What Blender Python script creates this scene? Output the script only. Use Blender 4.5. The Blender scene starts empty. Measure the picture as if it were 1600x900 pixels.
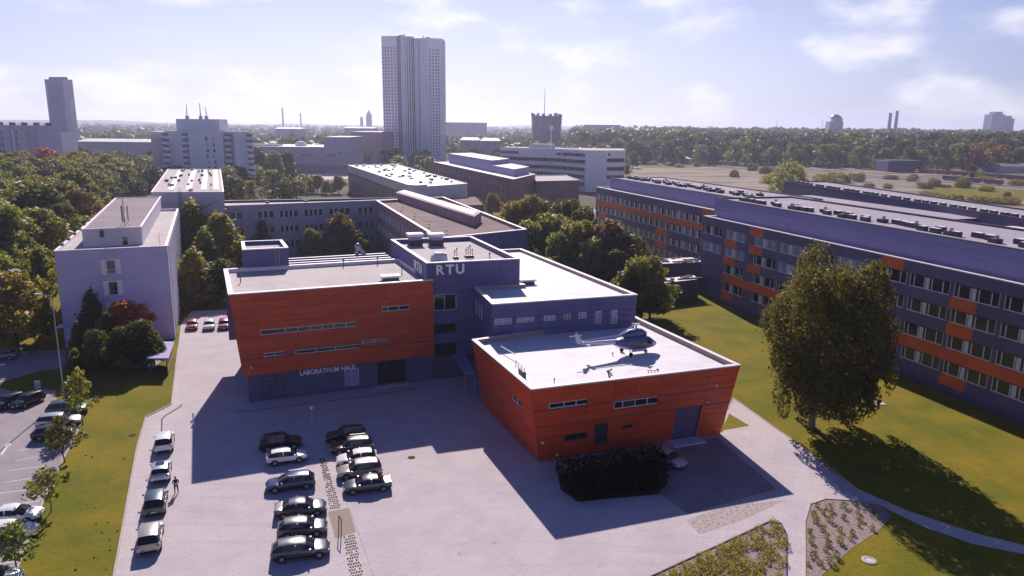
import bpy, math, random
import numpy as np
from math import sin, cos, pi, radians, sqrt, atan2, hypot
from mathutils import Vector, Matrix
C = bpy.context.scene.collection
SC = bpy.context.scene
random.seed(7)

# ------------------------------------------------------------------ camera
F, PITCH, ROLL, CH = 1150.0, radians(12.4), radians(0.6), 35.0
_fw = Vector((0, cos(PITCH), -sin(PITCH))); _r = Vector((1, 0, 0)); _u = _r.cross(_fw)
RR = _r * cos(ROLL) + _u * sin(ROLL); UU = _u * cos(ROLL) - _r * sin(ROLL)
cam = bpy.data.cameras.new('camera'); co = bpy.data.objects.new('camera', cam); C.objects.link(co)
cam.sensor_width = 36; cam.lens = F / 1600 * 36; cam.clip_start = .5; cam.clip_end = 30000
mw = Matrix((RR, UU, -_fw)).transposed().to_4x4(); mw.translation = (0, 0, CH); co.matrix_world = mw
SC.camera = co

# ------------------------------------------------------------------ light
SUN_EL, SUN_AZ = radians(34.6), atan2(-0.152, 0.988)          # azimuth measured from +Y towards +X
SD = Vector((sin(SUN_AZ) * cos(SUN_EL), cos(SUN_AZ) * cos(SUN_EL), sin(SUN_EL)))
sl = bpy.data.lights.new('sun', 'SUN'); sl.energy = 5.0; sl.angle = radians(.5); sl.color = (1, .90, .82)
so = bpy.data.objects.new('sun', sl); C.objects.link(so); so.rotation_euler = SD.to_track_quat('Z', 'Y').to_euler()
so.location = (0, 0, 200)
SC.view_settings.view_transform = 'Standard'; SC.view_settings.look = 'None'
SC.view_settings.exposure = 0.32; SC.view_settings.gamma = 1.0
W = bpy.data.worlds.new('World'); SC.world = W; W.use_nodes = True
nt = W.node_tree; N = nt.nodes; L = nt.links
bg = N['Background']; bg.inputs[1].default_value = 0.054
sky = N.new('ShaderNodeTexSky'); sky.sky_type = 'NISHITA'; sky.sun_disc = False
sky.sun_elevation = SUN_EL; sky.sun_rotation = SUN_AZ; sky.air_density = 1.0; sky.dust_density = 0.6; sky.ozone_density = 3.0


def node(tree, t, **kw):
    n = tree.nodes.new(t)
    for k, v in kw.items():
        if k.startswith('i'): n.inputs[int(k[1:])].default_value = v
        else: setattr(n, k, v)
    return n


def mix(tree, fac, a, b, mode='MIX'):
    m = tree.nodes.new('ShaderNodeMix'); m.data_type = 'RGBA'; m.blend_type = mode
    for i, v in ((0, fac), (6, a), (7, b)):
        if hasattr(v, 'is_linked'): tree.links.new(v, m.inputs[i])
        else: m.inputs[i].default_value = v if i == 0 else (*v, 1) if len(v) == 3 else v
    return m.outputs[2]


def math_(tree, op, a, b=None, clamp=False):
    m = tree.nodes.new('ShaderNodeMath'); m.operation = op; m.use_clamp = clamp
    for i, v in enumerate((a, b)):
        if v is None: continue
        if hasattr(v, 'is_linked'): tree.links.new(v, m.inputs[i])
        else: m.inputs[i].default_value = v
    return m.outputs[0]


def ramp(tree, f, lo, hi):
    m = tree.nodes.new('ShaderNodeMapRange'); m.interpolation_type = 'SMOOTHSTEP'
    tree.links.new(f, m.inputs[0]); m.inputs[1].default_value = lo; m.inputs[2].default_value = hi
    return m.outputs[0]


tc = N.new('ShaderNodeTexCoord'); sp = N.new('ShaderNodeSeparateXYZ'); L.new(tc.outputs['Generated'], sp.inputs[0])
tint = mix(nt, 1.0, sky.outputs[0], (.54, .66, 1.22), 'MULTIPLY')
elev = sp.outputs[2]
lowhaze = math_(nt, 'SUBTRACT', 1.0, ramp(nt, elev, -.02, .33))
dt = node(nt, 'ShaderNodeVectorMath', operation='DOT_PRODUCT'); L.new(tc.outputs['Generated'], dt.inputs[0]); dt.inputs[1].default_value = SD
glow = ramp(nt, dt.outputs['Value'], .52, .97)
veil = math_(nt, 'MULTIPLY', lowhaze, math_(nt, 'ADD', .24, math_(nt, 'MULTIPLY', glow, .82)))
veil = math_(nt, 'MAXIMUM', veil, math_(nt, 'MULTIPLY', math_(nt, 'SUBTRACT', 1.0, ramp(nt, elev, -.02, .11)), .80))
veil = math_(nt, 'MINIMUM', veil, .97)
hazy = mix(nt, veil, tint, (13.7, 13.9, 15.6))
mp = node(nt, 'ShaderNodeMapping'); L.new(tc.outputs['Generated'], mp.inputs[0]); mp.inputs['Scale'].default_value = (1, 1, 2.3)
mp.inputs['Location'].default_value = (.35, .1, .06)
nz = node(nt, 'ShaderNodeTexNoise'); L.new(mp.outputs[0], nz.inputs['Vector']); nz.inputs['Scale'].default_value = 6.5
nz.inputs['Detail'].default_value = 7; nz.inputs['Roughness'].default_value = .52
cl = math_(nt, 'MULTIPLY', ramp(nt, nz.outputs[0], .46, .68), math_(nt, 'SUBTRACT', 1.0, ramp(nt, elev, .16, .5)))
cl = math_(nt, 'MULTIPLY', cl, .8)
nz2 = node(nt, 'ShaderNodeTexNoise'); L.new(mp.outputs[0], nz2.inputs['Vector']); nz2.inputs['Scale'].default_value = 14; nz2.inputs['Detail'].default_value = 4
ccol = mix(nt, ramp(nt, nz2.outputs[0], .4, .66), (16.2, 16.0, 16.9), (13.4, 13.3, 15.4))
L.new(mix(nt, cl, hazy, ccol), bg.inputs[0])
SC.cycles.use_denoising = True
SC.cycles.max_bounces = 6; SC.cycles.diffuse_bounces = 3; SC.cycles.glossy_bounces = 3; SC.cycles.transmission_bounces = 4
SC.cycles.transparent_max_bounces = 8; SC.cycles.volume_bounces = 0


# ------------------------------------------------------------------ helpers
def ray(px, py):
    return RR * ((px - 800) / F) - UU * ((py - 450) / F) + _fw


def G(px, py, h=0.0):
    """point of the photograph lying at height h"""
    d = ray(px, py); t = (h - CH) / d.z
    return Vector((0, 0, CH)) + d * t


def at(px, py, Y):
    d = ray(px, py); return Vector((0, 0, CH)) + d * (Y / d.y)


WL = {}


def tag(o, label=None, cat=None, group=None, kind=None):
    if label: o['label'] = label
    if cat: o['category'] = cat
    if group: o['group'] = group
    if kind: o['kind'] = kind
    return o


def thing(name, loc, label, cat, group=None, rz=0.0):
    o = bpy.data.objects.new(name, None); C.objects.link(o); o.empty_display_size = .3
    o.location = loc; o.rotation_euler[2] = rz; WL[o.name] = Vector(loc)
    return tag(o, label, cat, group)


def copy_tree(o, parent=None):
    c = o.copy(); C.objects.link(c)
    if parent: c.parent = parent
    for ch in list(o.children): copy_tree(ch, c)
    return c


class MB:
    def __init__(s): s.v, s.f, s.m, s.mats = [], [], [], []

    def mi(s, mat):
        if mat not in s.mats: s.mats.append(mat)
        return s.mats.index(mat)

    def poly(s, pts, mat):
        b = len(s.v); s.v += [tuple(p) for p in pts]; s.f.append(tuple(range(b, b + len(pts)))); s.m.append(s.mi(mat))

    def hull(s, lo, hi, mat, cap=True, capmat=None):
        """solid between two rings of the same length, counterclockwise from above"""
        n = len(lo); b = len(s.v); s.v += [tuple(p) for p in lo] + [tuple(p) for p in hi]; k = s.mi(mat)
        for i in range(n):
            j = (i + 1) % n; s.f.append((b + i, b + j, b + n + j, b + n + i)); s.m.append(k)
        if cap:
            s.f.append(tuple(b + n + i for i in range(n))); s.m.append(s.mi(capmat or mat))
            s.f.append(tuple(b + n - 1 - i for i in range(n))); s.m.append(k)

    def prism(s, ring, z0, z1, mat, capmat=None):
        s.hull([(p[0], p[1], z0) for p in ring], [(p[0], p[1], z1) for p in ring], mat, True, capmat)

    def box(s, c, d, mat, rz=0.0):
        x, y, z = c; a, b_, h = d[0] / 2, d[1] / 2, d[2] / 2; cs, sn = cos(rz), sin(rz)
        ring = [(x + i * cs - j * sn, y + i * sn + j * cs) for i, j in ((-a, -b_), (a, -b_), (a, b_), (-a, b_))]
        s.prism(ring, z - h, z + h, mat)

    def tube(s, p, q, r0, r1, mat, n=8, cap=True):
        p, q = Vector(p), Vector(q); d = (q - p).normalized()
        a = d.orthogonal().normalized(); b = d.cross(a)
        R_ = lambda c, r: [c + (a * cos(2 * pi * i / n) + b * sin(2 * pi * i / n)) * r for i in range(n)]
        s.hull(R_(p, r0), R_(q, r1), mat, cap)

    def lathe(s, c, prof, mat, n=12):
        for (r0, z0), (r1, z1) in zip(prof, prof[1:]):
            for i in range(n):
                a, b = 2 * pi * i / n, 2 * pi * (i + 1) / n
                s.poly([(c[0] + r0 * cos(a), c[1] + r0 * sin(a), c[2] + z0), (c[0] + r0 * cos(b), c[1] + r0 * sin(b), c[2] + z0),
                        (c[0] + r1 * cos(b), c[1] + r1 * sin(b), c[2] + z1), (c[0] + r1 * cos(a), c[1] + r1 * sin(a), c[2] + z1)], mat)

    def mesh(s, name, off=(0, 0, 0), smooth=False):
        me = bpy.data.meshes.new(name); o = Vector(off)
        me.from_pydata([tuple(Vector(p) - o) for p in s.v], [], s.f)
        for m in s.mats: me.materials.append(m)
        me.polygons.foreach_set('material_index', s.m)
        if smooth:
            me.polygons.foreach_set('use_smooth', [True] * len(s.f))
        me.update(); return me

    def build(s, name, parent=None, smooth=False, weld=False):
        off = WL.get(parent.name, Vector()) if parent else Vector()
        me = s.mesh(name, off, smooth)
        if weld:
            import bmesh
            bm = bmesh.new(); bm.from_mesh(me); bmesh.ops.remove_doubles(bm, verts=bm.verts, dist=1e-4); bm.to_mesh(me); bm.free()
        if smooth: me.set_sharp_from_angle(angle=radians(38))
        o = bpy.data.objects.new(name, me); C.objects.link(o)
        if parent: o.parent = parent
        WL[o.name] = off
        return o


def put(name, me, parent, mat4):
    o = bpy.data.objects.new(name, me); C.objects.link(o)
    if parent:
        o.parent = parent; o.matrix_local = Matrix.Translation(-WL.get(parent.name, Vector())) @ mat4
    else: o.matrix_world = mat4
    return o


def mat(name, col, rough=.8, col2=None, scale=1.0, detail=4, contrast=(.35, .65), objvar=0.0, bump=0.0, bscale=8.0, spec=.35, metal=0.0, stretch=None, extra=None, coat=0.0):
    m = bpy.data.materials.new(name); m.use_nodes = True; t = m.node_tree; b = t.nodes['Principled BSDF']
    spec = min(spec, .10) if rough >= .79 else spec; b.inputs['Roughness'].default_value = rough; b.inputs['Specular IOR Level'].default_value = spec; b.inputs['Metallic'].default_value = metal
    if coat: b.inputs['Coat Weight'].default_value = coat; b.inputs['Coat Roughness'].default_value = .05
    c = None; tcn = node(t, 'ShaderNodeTexCoord'); vec = tcn.outputs['Object']
    if stretch:
        mpn = node(t, 'ShaderNodeMapping'); t.links.new(vec, mpn.inputs[0]); mpn.inputs['Scale'].default_value = stretch; vec = mpn.outputs[0]
    if col2:
        nzn = node(t, 'ShaderNodeTexNoise'); t.links.new(vec, nzn.inputs['Vector'])
        nzn.inputs['Scale'].default_value = scale; nzn.inputs['Detail'].default_value = detail; nzn.inputs['Roughness'].default_value = .6
        c = mix(t, ramp(t, nzn.outputs[0], *contrast), col, col2)
    if objvar:
        oi = node(t, 'ShaderNodeObjectInfo'); hs = node(t, 'ShaderNodeHueSaturation')
        v = math_(t, 'ADD', math_(t, 'MULTIPLY', oi.outputs['Random'], 2 * objvar), 1 - objvar)
        t.links.new(v, hs.inputs['Value'])
        if c is not None: t.links.new(c, hs.inputs['Color'])
        else: hs.inputs['Color'].default_value = (*col, 1)
        c = hs.outputs[0]
    if extra: c = extra(t, c if c is not None else col, vec, b)
    if c is not None and hasattr(c, 'is_linked'): t.links.new(c, b.inputs['Base Color'])
    else: b.inputs['Base Color'].default_value = (*col, 1)
    if bump:
        n2 = node(t, 'ShaderNodeTexNoise'); t.links.new(vec, n2.inputs['Vector']); n2.inputs['Scale'].default_value = bscale; n2.inputs['Detail'].default_value = 5
        bp = node(t, 'ShaderNodeBump'); bp.inputs['Strength'].default_value = bump; bp.inputs['Distance'].default_value = .1
        t.links.new(n2.outputs[0], bp.inputs['Height']); t.links.new(bp.outputs[0], b.inputs['Normal'])
    return m


def leafmat(name, a, b, c, spec=.38):
    """leaf colours by clump, with light passing through the leaves"""
    m = bpy.data.materials.new(name); m.use_nodes = True; t = m.node_tree; p = t.nodes['Principled BSDF']
    at_ = node(t, 'ShaderNodeAttribute', attribute_name='clump'); oi = node(t, 'ShaderNodeObjectInfo')
    x = mix(t, at_.outputs['Fac'], a, b)
    x = mix(t, math_(t, 'MULTIPLY', oi.outputs['Random'], .6), x, c)
    p.inputs['Roughness'].default_value = .55; p.inputs['Specular IOR Level'].default_value = spec
    t.links.new(x, p.inputs['Base Color'])
    tr = node(t, 'ShaderNodeBsdfTranslucent'); t.links.new(mix(t, 1.0, x, (1.6, 1.5, .6), 'MULTIPLY'), tr.inputs[0])
    ms = node(t, 'ShaderNodeMixShader'); ms.inputs[0].default_value = .46
    t.links.new(p.outputs[0], ms.inputs[1]); t.links.new(tr.outputs[0], ms.inputs[2])
    t.links.new(ms.outputs[0], t.nodes['Material Output'].inputs[0])
    return m


# ------------------------------------------------------------------ materials
def paver_x(t, c, vec, b):
    mpn = node(t, 'ShaderNodeMapping'); t.links.new(vec, mpn.inputs[0]); mpn.inputs['Rotation'].default_value = (0, 0, radians(-22.4))
    bt = node(t, 'ShaderNodeTexBrick'); t.links.new(mpn.outputs[0], bt.inputs['Vector'])
    bt.inputs['Scale'].default_value = 1.0; bt.inputs['Brick Width'].default_value = .8; bt.inputs['Row Height'].default_value = .4
    bt.inputs['Mortar Size'].default_value = .022; bt.inputs['Color1'].default_value = (.92, .92, .92, 1); bt.inputs['Color2'].default_value = (1, 1, 1, 1)
    bt.inputs['Mortar'].default_value = (.66, .64, .66, 1)
    c = mix(t, .55, c, bt.outputs[0], 'MULTIPLY')
    n2 = node(t, 'ShaderNodeTexNoise'); t.links.new(vec, n2.inputs['Vector']); n2.inputs['Scale'].default_value = .9; n2.inputs['Detail'].default_value = 6
    c = mix(t, math_(t, 'MULTIPLY', ramp(t, n2.outputs[0], .55, .8), .35), c, (.33, .30, .31))
    m3 = node(t, 'ShaderNodeMapping'); t.links.new(vec, m3.inputs[0]); m3.inputs['Rotation'].default_value = (0, 0, radians(-112)); m3.inputs['Scale'].default_value = (.05, .9, 1)
    n3 = node(t, 'ShaderNodeTexNoise'); t.links.new(m3.outputs[0], n3.inputs['Vector']); n3.inputs['Scale'].default_value = 1.3; n3.inputs['Detail'].default_value = 5
    c = mix(t, math_(t, 'MULTIPLY', ramp(t, n3.outputs[0], .54, .72), .28), c, (.36, .32, .33))
    n4 = node(t, 'ShaderNodeTexNoise'); t.links.new(vec, n4.inputs['Vector']); n4.inputs['Scale'].default_value = .55; n4.inputs['Detail'].default_value = 3
    c = mix(t, math_(t, 'MULTIPLY', ramp(t, n4.outputs[0], .70, .76), .5), c, (.26, .23, .235))
    return c


def asph_x(t, c, vec, b):
    n2 = node(t, 'ShaderNodeTexNoise'); t.links.new(vec, n2.inputs['Vector']); n2.inputs['Scale'].default_value = 30; n2.inputs['Detail'].default_value = 2
    return mix(t, math_(t, 'MULTIPLY', n2.outputs[0], .25), c, (.12, .11, .12))


def lawn_x(t, c, vec, b):
    n2 = node(t, 'ShaderNodeTexNoise'); mpn = node(t, 'ShaderNodeMapping'); t.links.new(vec, mpn.inputs[0])
    mpn.inputs['Scale'].default_value = (1, 2.6, 1); mpn.inputs['Rotation'].default_value = (0, 0, .4); t.links.new(mpn.outputs[0], n2.inputs['Vector'])
    n2.inputs['Scale'].default_value = 1.1; n2.inputs['Detail'].default_value = 8; n2.inputs['Roughness'].default_value = .7
    c = mix(t, ramp(t, n2.outputs[0], .50, .78), c, (.065, .065, .010))
    n5 = node(t, 'ShaderNodeTexNoise'); t.links.new(mpn.outputs[0], n5.inputs['Vector']); n5.inputs['Scale'].default_value = 2.6; n5.inputs['Detail'].default_value = 5; n5.inputs['Roughness'].default_value = .75
    c = mix(t, math_(t, 'MULTIPLY', ramp(t, n5.outputs[0], .54, .74), .55), c, (.33, .27, .075))
    c = mix(t, math_(t, 'MULTIPLY', math_(t, 'SUBTRACT', 1.0, ramp(t, n5.outputs[0], .30, .47)), .5), c, (.055, .062, .008))
    n3 = node(t, 'ShaderNodeTexNoise'); t.links.new(vec, n3.inputs['Vector']); n3.inputs['Scale'].default_value = .55; n3.inputs['Detail'].default_value = 6
    return mix(t, math_(t, 'MULTIPLY', ramp(t, n3.outputs[0], .56, .74), .7), c, (.20, .15, .03))


def roof_x(t, c, vec, b):
    mpn = node(t, 'ShaderNodeMapping'); t.links.new(vec, mpn.inputs[0]); mpn.inputs['Rotation'].default_value = (0, 0, radians(-21))
    bt = node(t, 'ShaderNodeTexBrick'); t.links.new(mpn.outputs[0], bt.inputs['Vector']); bt.inputs['Scale'].default_value = 1.0; bt.inputs['Brick Width'].default_value = 9.0; bt.inputs['Row Height'].default_value = 1.6
    bt.inputs['Mortar Size'].default_value = .05; bt.inputs['Mortar Smooth'].default_value = .4
    bt.inputs['Color1'].default_value = (1, 1, 1, 1); bt.inputs['Color2'].default_value = (.95, .94, .95, 1); bt.inputs['Mortar'].default_value = (.74, .71, .72, 1)
    c = mix(t, .7, c, bt.outputs[0], 'MULTIPLY')
    n2 = node(t, 'ShaderNodeTexNoise'); t.links.new(vec, n2.inputs['Vector']); n2.inputs['Scale'].default_value = .22; n2.inputs['Detail'].default_value = 8; n2.inputs['Roughness'].default_value = .65
    return mix(t, math_(t, 'MULTIPLY', ramp(t, n2.outputs[0], .52, .72), .30), c, (.33, .29, .27))


M = {}
M['ground'] = mat('ground', (.085, .085, .045), .95, (.17, .14, .10), .012, 6)
M['field'] = mat('field', (.33, .265, .225), .95, (.19, .165, .10), .03, 8, (.46, .60), stretch=(.45, 1.6, 1))
M['lawn'] = mat('lawn', (.118, .130, .010), .95, (.245, .178, .016), .13, 7, (.30, .72), extra=lawn_x, bump=.35, bscale=5)
M['plaza'] = mat('paving', (.50, .435, .465), .85, (.555, .485, .505), .25, 5, extra=paver_x)
M['walk'] = mat('pale_paving', (.53, .46, .48), .85, (.58, .51, .52), .5, 5, extra=paver_x)
M['asphalt'] = mat('asphalt', (.33, .285, .305), .9, (.39, .34, .36), .3, 6, extra=asph_x)
M['kerb'] = mat('kerb_stone', (.52, .45, .42), .85, (.42, .36, .34), 2.0)
M['paint'] = mat('road_paint', (.72, .70, .72), .7, (.5, .47, .48), 4.0, 6, (.5, .75))
M['mulch'] = mat('mulch', (.37, .285, .275), .95, (.22, .165, .155), 3.5, 8, bump=.5, bscale=9)
M['gravel'] = mat('brown_gravel', (.40, .32, .27), .95, (.29, .22, .185), 6, 8, bump=.4, bscale=20)
M['soil'] = mat('soil', (.06, .055, .04), .95, (.10, .085, .05), .5)
M['tuftdark'] = mat('dark_tuft', (.06, .05, .012), .95, (.09, .075, .02), 5)
M['tuftdry'] = mat('dry_tuft', (.34, .26, .11), .95, (.27, .20, .08), 5)
M['orange'] = mat('orange_cladding', (.63, .080, .020), .5, (.54, .064, .017), .35, 4, objvar=.10, stretch=(1, 1, 7), spec=.4)
M['orange2'] = mat('orange_panel', (.66, .125, .030), .55, (.58, .105, .026), .5, 4, objvar=.08)
M['navy'] = mat('navy_render', (.122, .110, .25), .7, (.138, .125, .275), .4, 5, objvar=.06)
M['navybase'] = mat('navy_base', (.11, .105, .175), .75, (.13, .125, .195), .5, 5)
M['slate'] = mat('slate_cladding', (.105, .085, .175), .6, (.12, .098, .195), .35, 4, objvar=.09, stretch=(1, 1, 6))
M['slate2'] = mat('ribbed_cladding', (.20, .185, .40), .55, (.225, .205, .43), .4, 4, objvar=.06, stretch=(1, 1, 8))
M['darkwall'] = mat('dark_wall', (.09, .085, .12), .8, (.11, .10, .14), .5)
M['whiteroof'] = mat('white_roof_membrane', (.74, .70, .74), .7, (.66, .62, .66), .35, 7, (.45, .75), extra=roof_x)
M['greyroof'] = mat('grey_roof_membrane', (.50, .445, .445), .85, (.57, .51, .50), .18, 7, (.35, .7), extra=roof_x)
M['pinkroof'] = mat('mauve_roof_felt', (.26, .215, .24), .85, (.31, .26, .28), .12, 7, extra=roof_x)
M['blueroof'] = mat('blue_grey_roof', (.36, .32, .37), .85, (.43, .385, .43), .1, 7, (.35, .7), extra=roof_x)
M['brownroof'] = mat('brown_roof_felt', (.20, .145, .15), .9, (.26, .19, .19), .15, 6)
M['coping'] = mat('pale_coping', (.80, .74, .77), .55, (.70, .64, .67), 1.0)
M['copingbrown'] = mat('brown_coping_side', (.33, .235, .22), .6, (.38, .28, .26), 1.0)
M['concrete'] = mat('grey_render', (.55, .49, .70), .85, (.60, .54, .75), .22, 7, (.3, .7), objvar=.04)
M['concrete2'] = mat('pale_render', (.52, .485, .56), .85, (.57, .53, .60), .25, 6)
M['winggrey'] = mat('wing_render', (.37, .34, .45), .85, (.41, .375, .49), .25, 6)
M['brick'] = mat('brown_brick', (.20, .115, .135), .85, (.24, .14, .155), .3, 6, objvar=.04)
M['mauve'] = mat('mauve_sheet', (.30, .19, .23), .75, (.34, .22, .26), .3, 6)
M['white'] = mat('white_render', (.86, .84, .91), .7, (.80, .78, .86), .15, 5)
M['frame'] = mat('window_frame', (.66, .62, .66), .5)
M['sash'] = mat('white_sash', (.62, .60, .66), .5)
M['glass'] = mat('window_glass', (.022, .022, .028), .07, spec=.55)
M['glassblue'] = mat('blinded_glass', (.24, .27, .37), .15, (.30, .33, .43), 1.5, spec=.55, objvar=.12)
M['glasstan'] = mat('curtained_glass', (.26, .17, .15), .2, (.20, .13, .12), 2.0, spec=.5)
M['metal'] = mat('galvanised_metal', (.45, .43, .46), .4, (.36, .34, .37), 3.0, metal=.4)
M['darkmetal'] = mat('dark_metal', (.06, .058, .065), .5, (.09, .085, .09), 3.0, metal=.3)
M['black'] = mat('black_rubber', (.02, .02, .022), .8, (.03, .03, .03), 5.0)
M['bark'] = mat('bark', (.085, .065, .05), .9, (.13, .105, .085), 4.0, bump=.4, bscale=12)
M['birchbark'] = mat('pale_bark', (.32, .29, .27), .9, (.11, .09, .08), 3.0, stretch=(1, 1, 3))
M['wood'] = mat('pale_wood', (.45, .30, .17), .8, (.36, .23, .13), 3.0, stretch=(1, 1, .3))
M['lettering'] = mat('white_letters', (.95, .94, .95), .5)
M['skin'] = mat('skin', (.45, .27, .20), .6)
M['red'] = mat('red_lens', (.45, .02, .02), .2, spec=.6)
M['lens'] = mat('clear_lens', (.75, .75, .78), .1, spec=.8)
M['plate'] = mat('plate_white', (.75, .75, .75), .5)
LEAF = {
    'pale': leafmat('leaf_pale', (.15, .165, .06), (.28, .29, .11), (.20, .21, .08)),
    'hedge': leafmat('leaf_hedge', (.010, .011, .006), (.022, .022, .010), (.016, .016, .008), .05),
    'larch': leafmat('leaf_larch', (.16, .155, .025), (.34, .29, .045), (.22, .20, .035)),
    'green': leafmat('leaf_green', (0.094, 0.130, 0.038), (0.216, 0.255, 0.074), (0.169, 0.180, 0.060)),
    'olive': leafmat('leaf_olive', (0.136, 0.150, 0.042), (0.301, 0.300, 0.081), (0.197, 0.195, 0.060)),
    'yellow': leafmat('leaf_yellow', (0.188, 0.155, 0.038), (0.357, 0.280, 0.070), (0.188, 0.175, 0.061)),
    'brown': leafmat('leaf_brown', (0.141, 0.090, 0.049), (0.244, 0.155, 0.074), (0.188, 0.145, 0.070)),
    'red': leafmat('leaf_red', (.30, .075, .04), (.44, .15, .07), (.34, .12, .05)),
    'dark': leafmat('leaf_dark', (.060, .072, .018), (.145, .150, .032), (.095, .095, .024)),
    'birch': leafmat('leaf_birch', (.080, .080, .016), (.20, .180, .032), (.09, .078, .018)),
    'far': leafmat('leaf_far', (.034, .052, .017), (.085, .110, .030), (.056, .066, .022)),
    'lime': leafmat('leaf_lime', (.22, .21, .03), (.34, .29, .04), (.26, .23, .035)),
}


# ------------------------------------------------------------------ walls, windows, panels
class Wall:
    """wall from P0 to P1 (left to right seen from outside); upper edge T0, T1"""
    def __init__(s, P0, P1, T0, T1):
        s.P0, s.P1, s.T0, s.T1 = map(Vector, (P0, P1, T0, T1)); s.len = (s.T1 - s.T0).length; s.z0, s.z1 = s.P0.z, s.T0.z
        s.X = (s.T1 - s.T0).normalized(); s.Z = ((s.T0 + s.T1) - (s.P0 + s.P1)).normalized(); s.Z = (s.Z - s.X * s.Z.dot(s.X)).normalized()
        s.Y = s.Z.cross(s.X)

    def p(s, a, z, out=0.0):
        t = (z - s.z0) / (s.z1 - s.z0); a = a / s.len
        return s.P0.lerp(s.P1, a).lerp(s.T0.lerp(s.T1, a), t) - s.Y * out

    def face(s, mb, m, ops=(), z0=None, z1=None, s0=0.0, s1=None, reveal=.16, rm=None):
        z0 = s.z0 if z0 is None else z0; z1 = s.z1 if z1 is None else z1; s1 = s.len if s1 is None else s1
        zs = sorted({z0, z1, *[z for o in ops for z in o[2:4]]}); 
        for za, zb in zip(zs, zs[1:]):
            if zb - za < 1e-4: continue
            row = [o for o in ops if o[2] < (za + zb) / 2 < o[3]]
            ss = sorted({s0, s1, *[x for o in row for x in o[0:2]]})
            for a, b in zip(ss, ss[1:]):
                if b - a < 1e-4 or any(o[0] < (a + b) / 2 < o[1] for o in row): continue
                mb.poly([s.p(a, za), s.p(b, za), s.p(b, zb), s.p(a, zb)], m)
        for a, b, c, d in [o[:4] for o in ops]:
            q = [(a, c), (b, c), (b, d), (a, d)]
            for (x0, y0), (x1, y1) in zip(q, q[1:] + q[:1]):
                mb.poly([s.p(x1, y1), s.p(x0, y0), s.p(x0, y0, -reveal), s.p(x1, y1, -reveal)], rm or m)

    def matrix(s, a, z, out=0.0):
        o = s.p(a, z, out)
        return Matrix(((s.X.x, s.Y.x, s.Z.x, o.x), (s.X.y, s.Y.y, s.Z.y, o.y), (s.X.z, s.Y.z, s.Z.z, o.z), (0, 0, 0, 1)))


_wc = {}


def window_mesh(w, h, bars, sashes=(), fm='frame', bar=.09, trans=()):
    band = fm == 'bandframe'
    k = ('f', round(w, 2), round(h, 2), tuple(bars), tuple(sashes), fm, bar, tuple(trans))
    if k not in _wc:
        mb = MB(); m = M['sash'] if band else M[fm]
        if band:
            mb.box((w / 2, .03, .06), (w + .1, .16, .13), m); mb.box((w - .06, .05, h / 2 + .06), (.11, .1, h - .14), m); mb.box((.06, .05, h / 2 + .06), (.11, .1, h - .14), m)
        else:
          for c, d in (((w / 2, .05, bar / 2), (w, .1, bar)), ((w / 2, .05, h - bar / 2), (w, .1, bar)),
                     ((bar / 2, .05, h / 2), (bar, .1, h - 2 * bar - .004)), ((w - bar / 2, .05, h / 2), (bar, .1, h - 2 * bar - .004))): mb.box(c, d, m)
        for x in bars: mb.box((x, .052, h / 2), (bar * .9, .1, h - 2 * bar - .004), m)
        for z in trans: mb.box((w / 2, .056, z), (w - 2 * bar - .004, .08, bar * .8), m)
        for a, b in sashes: mb.box(((a + b) / 2, .045, h / 2), (b - a, .07, h - 2 * bar - .01), M['sash'])
        _wc[k] = mb.mesh('window')
    return _wc[k]


def pane_mesh(w, h):
    k = ('p', round(w, 2), round(h, 2))
    if k not in _wc:
        mb = MB(); mb.box((w / 2, .085, h / 2), (w - .02, .02, h - .02), M['glass']); _wc[k] = mb.mesh('pane')
    return _wc[k]


def add_window(parent, wl, op, bars=(), sashes=(), gm='glass', name='window', inset=.03, fm='frame', bar=.09, trans=()):
    a, b, c, d = op[:4]
    w = put(name, window_mesh(b - a, d - c, bars, sashes, fm, bar, trans), parent, wl.matrix(a, c, -inset))
    p = bpy.data.objects.new('pane', pane_mesh(b - a, d - c)); C.objects.link(p); p.parent = w
    if gm != 'glass':
        p.material_slots[0].link = 'OBJECT'; p.material_slots[0].material = M[gm]
    return w


def panels(parent, wl, rows, cols, ops, pick, name='cladding_panel', th=.05, gap=.035, s0=0.0, s1=None):
    """separate cladding panels; rows: z breaks, cols: s breaks; pick(sc, zc) -> material or None"""
    s1 = wl.len if s1 is None else s1
    zs = sorted({*rows, *[z for o in ops for z in o[2:4] if rows[0] < z < rows[-1]]})
    for za, zb in zip(zs, zs[1:]):
        if zb - za < .12: continue
        row = [o for o in ops if o[2] < (za + zb) / 2 < o[3]]
        ss = sorted({s0, s1, *[c for c in cols if s0 < c < s1], *[x for o in row for x in o[0:2]]})
        for a, b in zip(ss, ss[1:]):
            if b - a < .1 or any(o[0] < (a + b) / 2 < o[1] for o in row): continue
            m = pick((a + b) / 2, (za + zb) / 2)
            if not m: continue
            g = gap / 2; q = [(a + g, za + g), (b - g, za + g), (b - g, zb - g), (a + g, zb - g)]
            mb = MB(); lo = [wl.p(x, z, .004) for x, z in q]; hi = [wl.p(x, z, th) for x, z in q]
            mb.hull(lo, hi, m); mb.build(name, parent)


def ring_inset(r, d):
    n = len(r); out = []
    for i in range(n):
        a, b, c = Vector(r[i - 1][:2]), Vector(r[i][:2]), Vector(r[(i + 1) % n][:2])
        e1, e2 = (b - a).normalized(), (c - b).normalized(); n1, n2 = Vector((-e1.y, e1.x)), Vector((-e2.y, e2.x))
        k = (n1 + n2); k = k / max(.25, k.dot(n1)); out.append(b + k * d)
    return out


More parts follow.
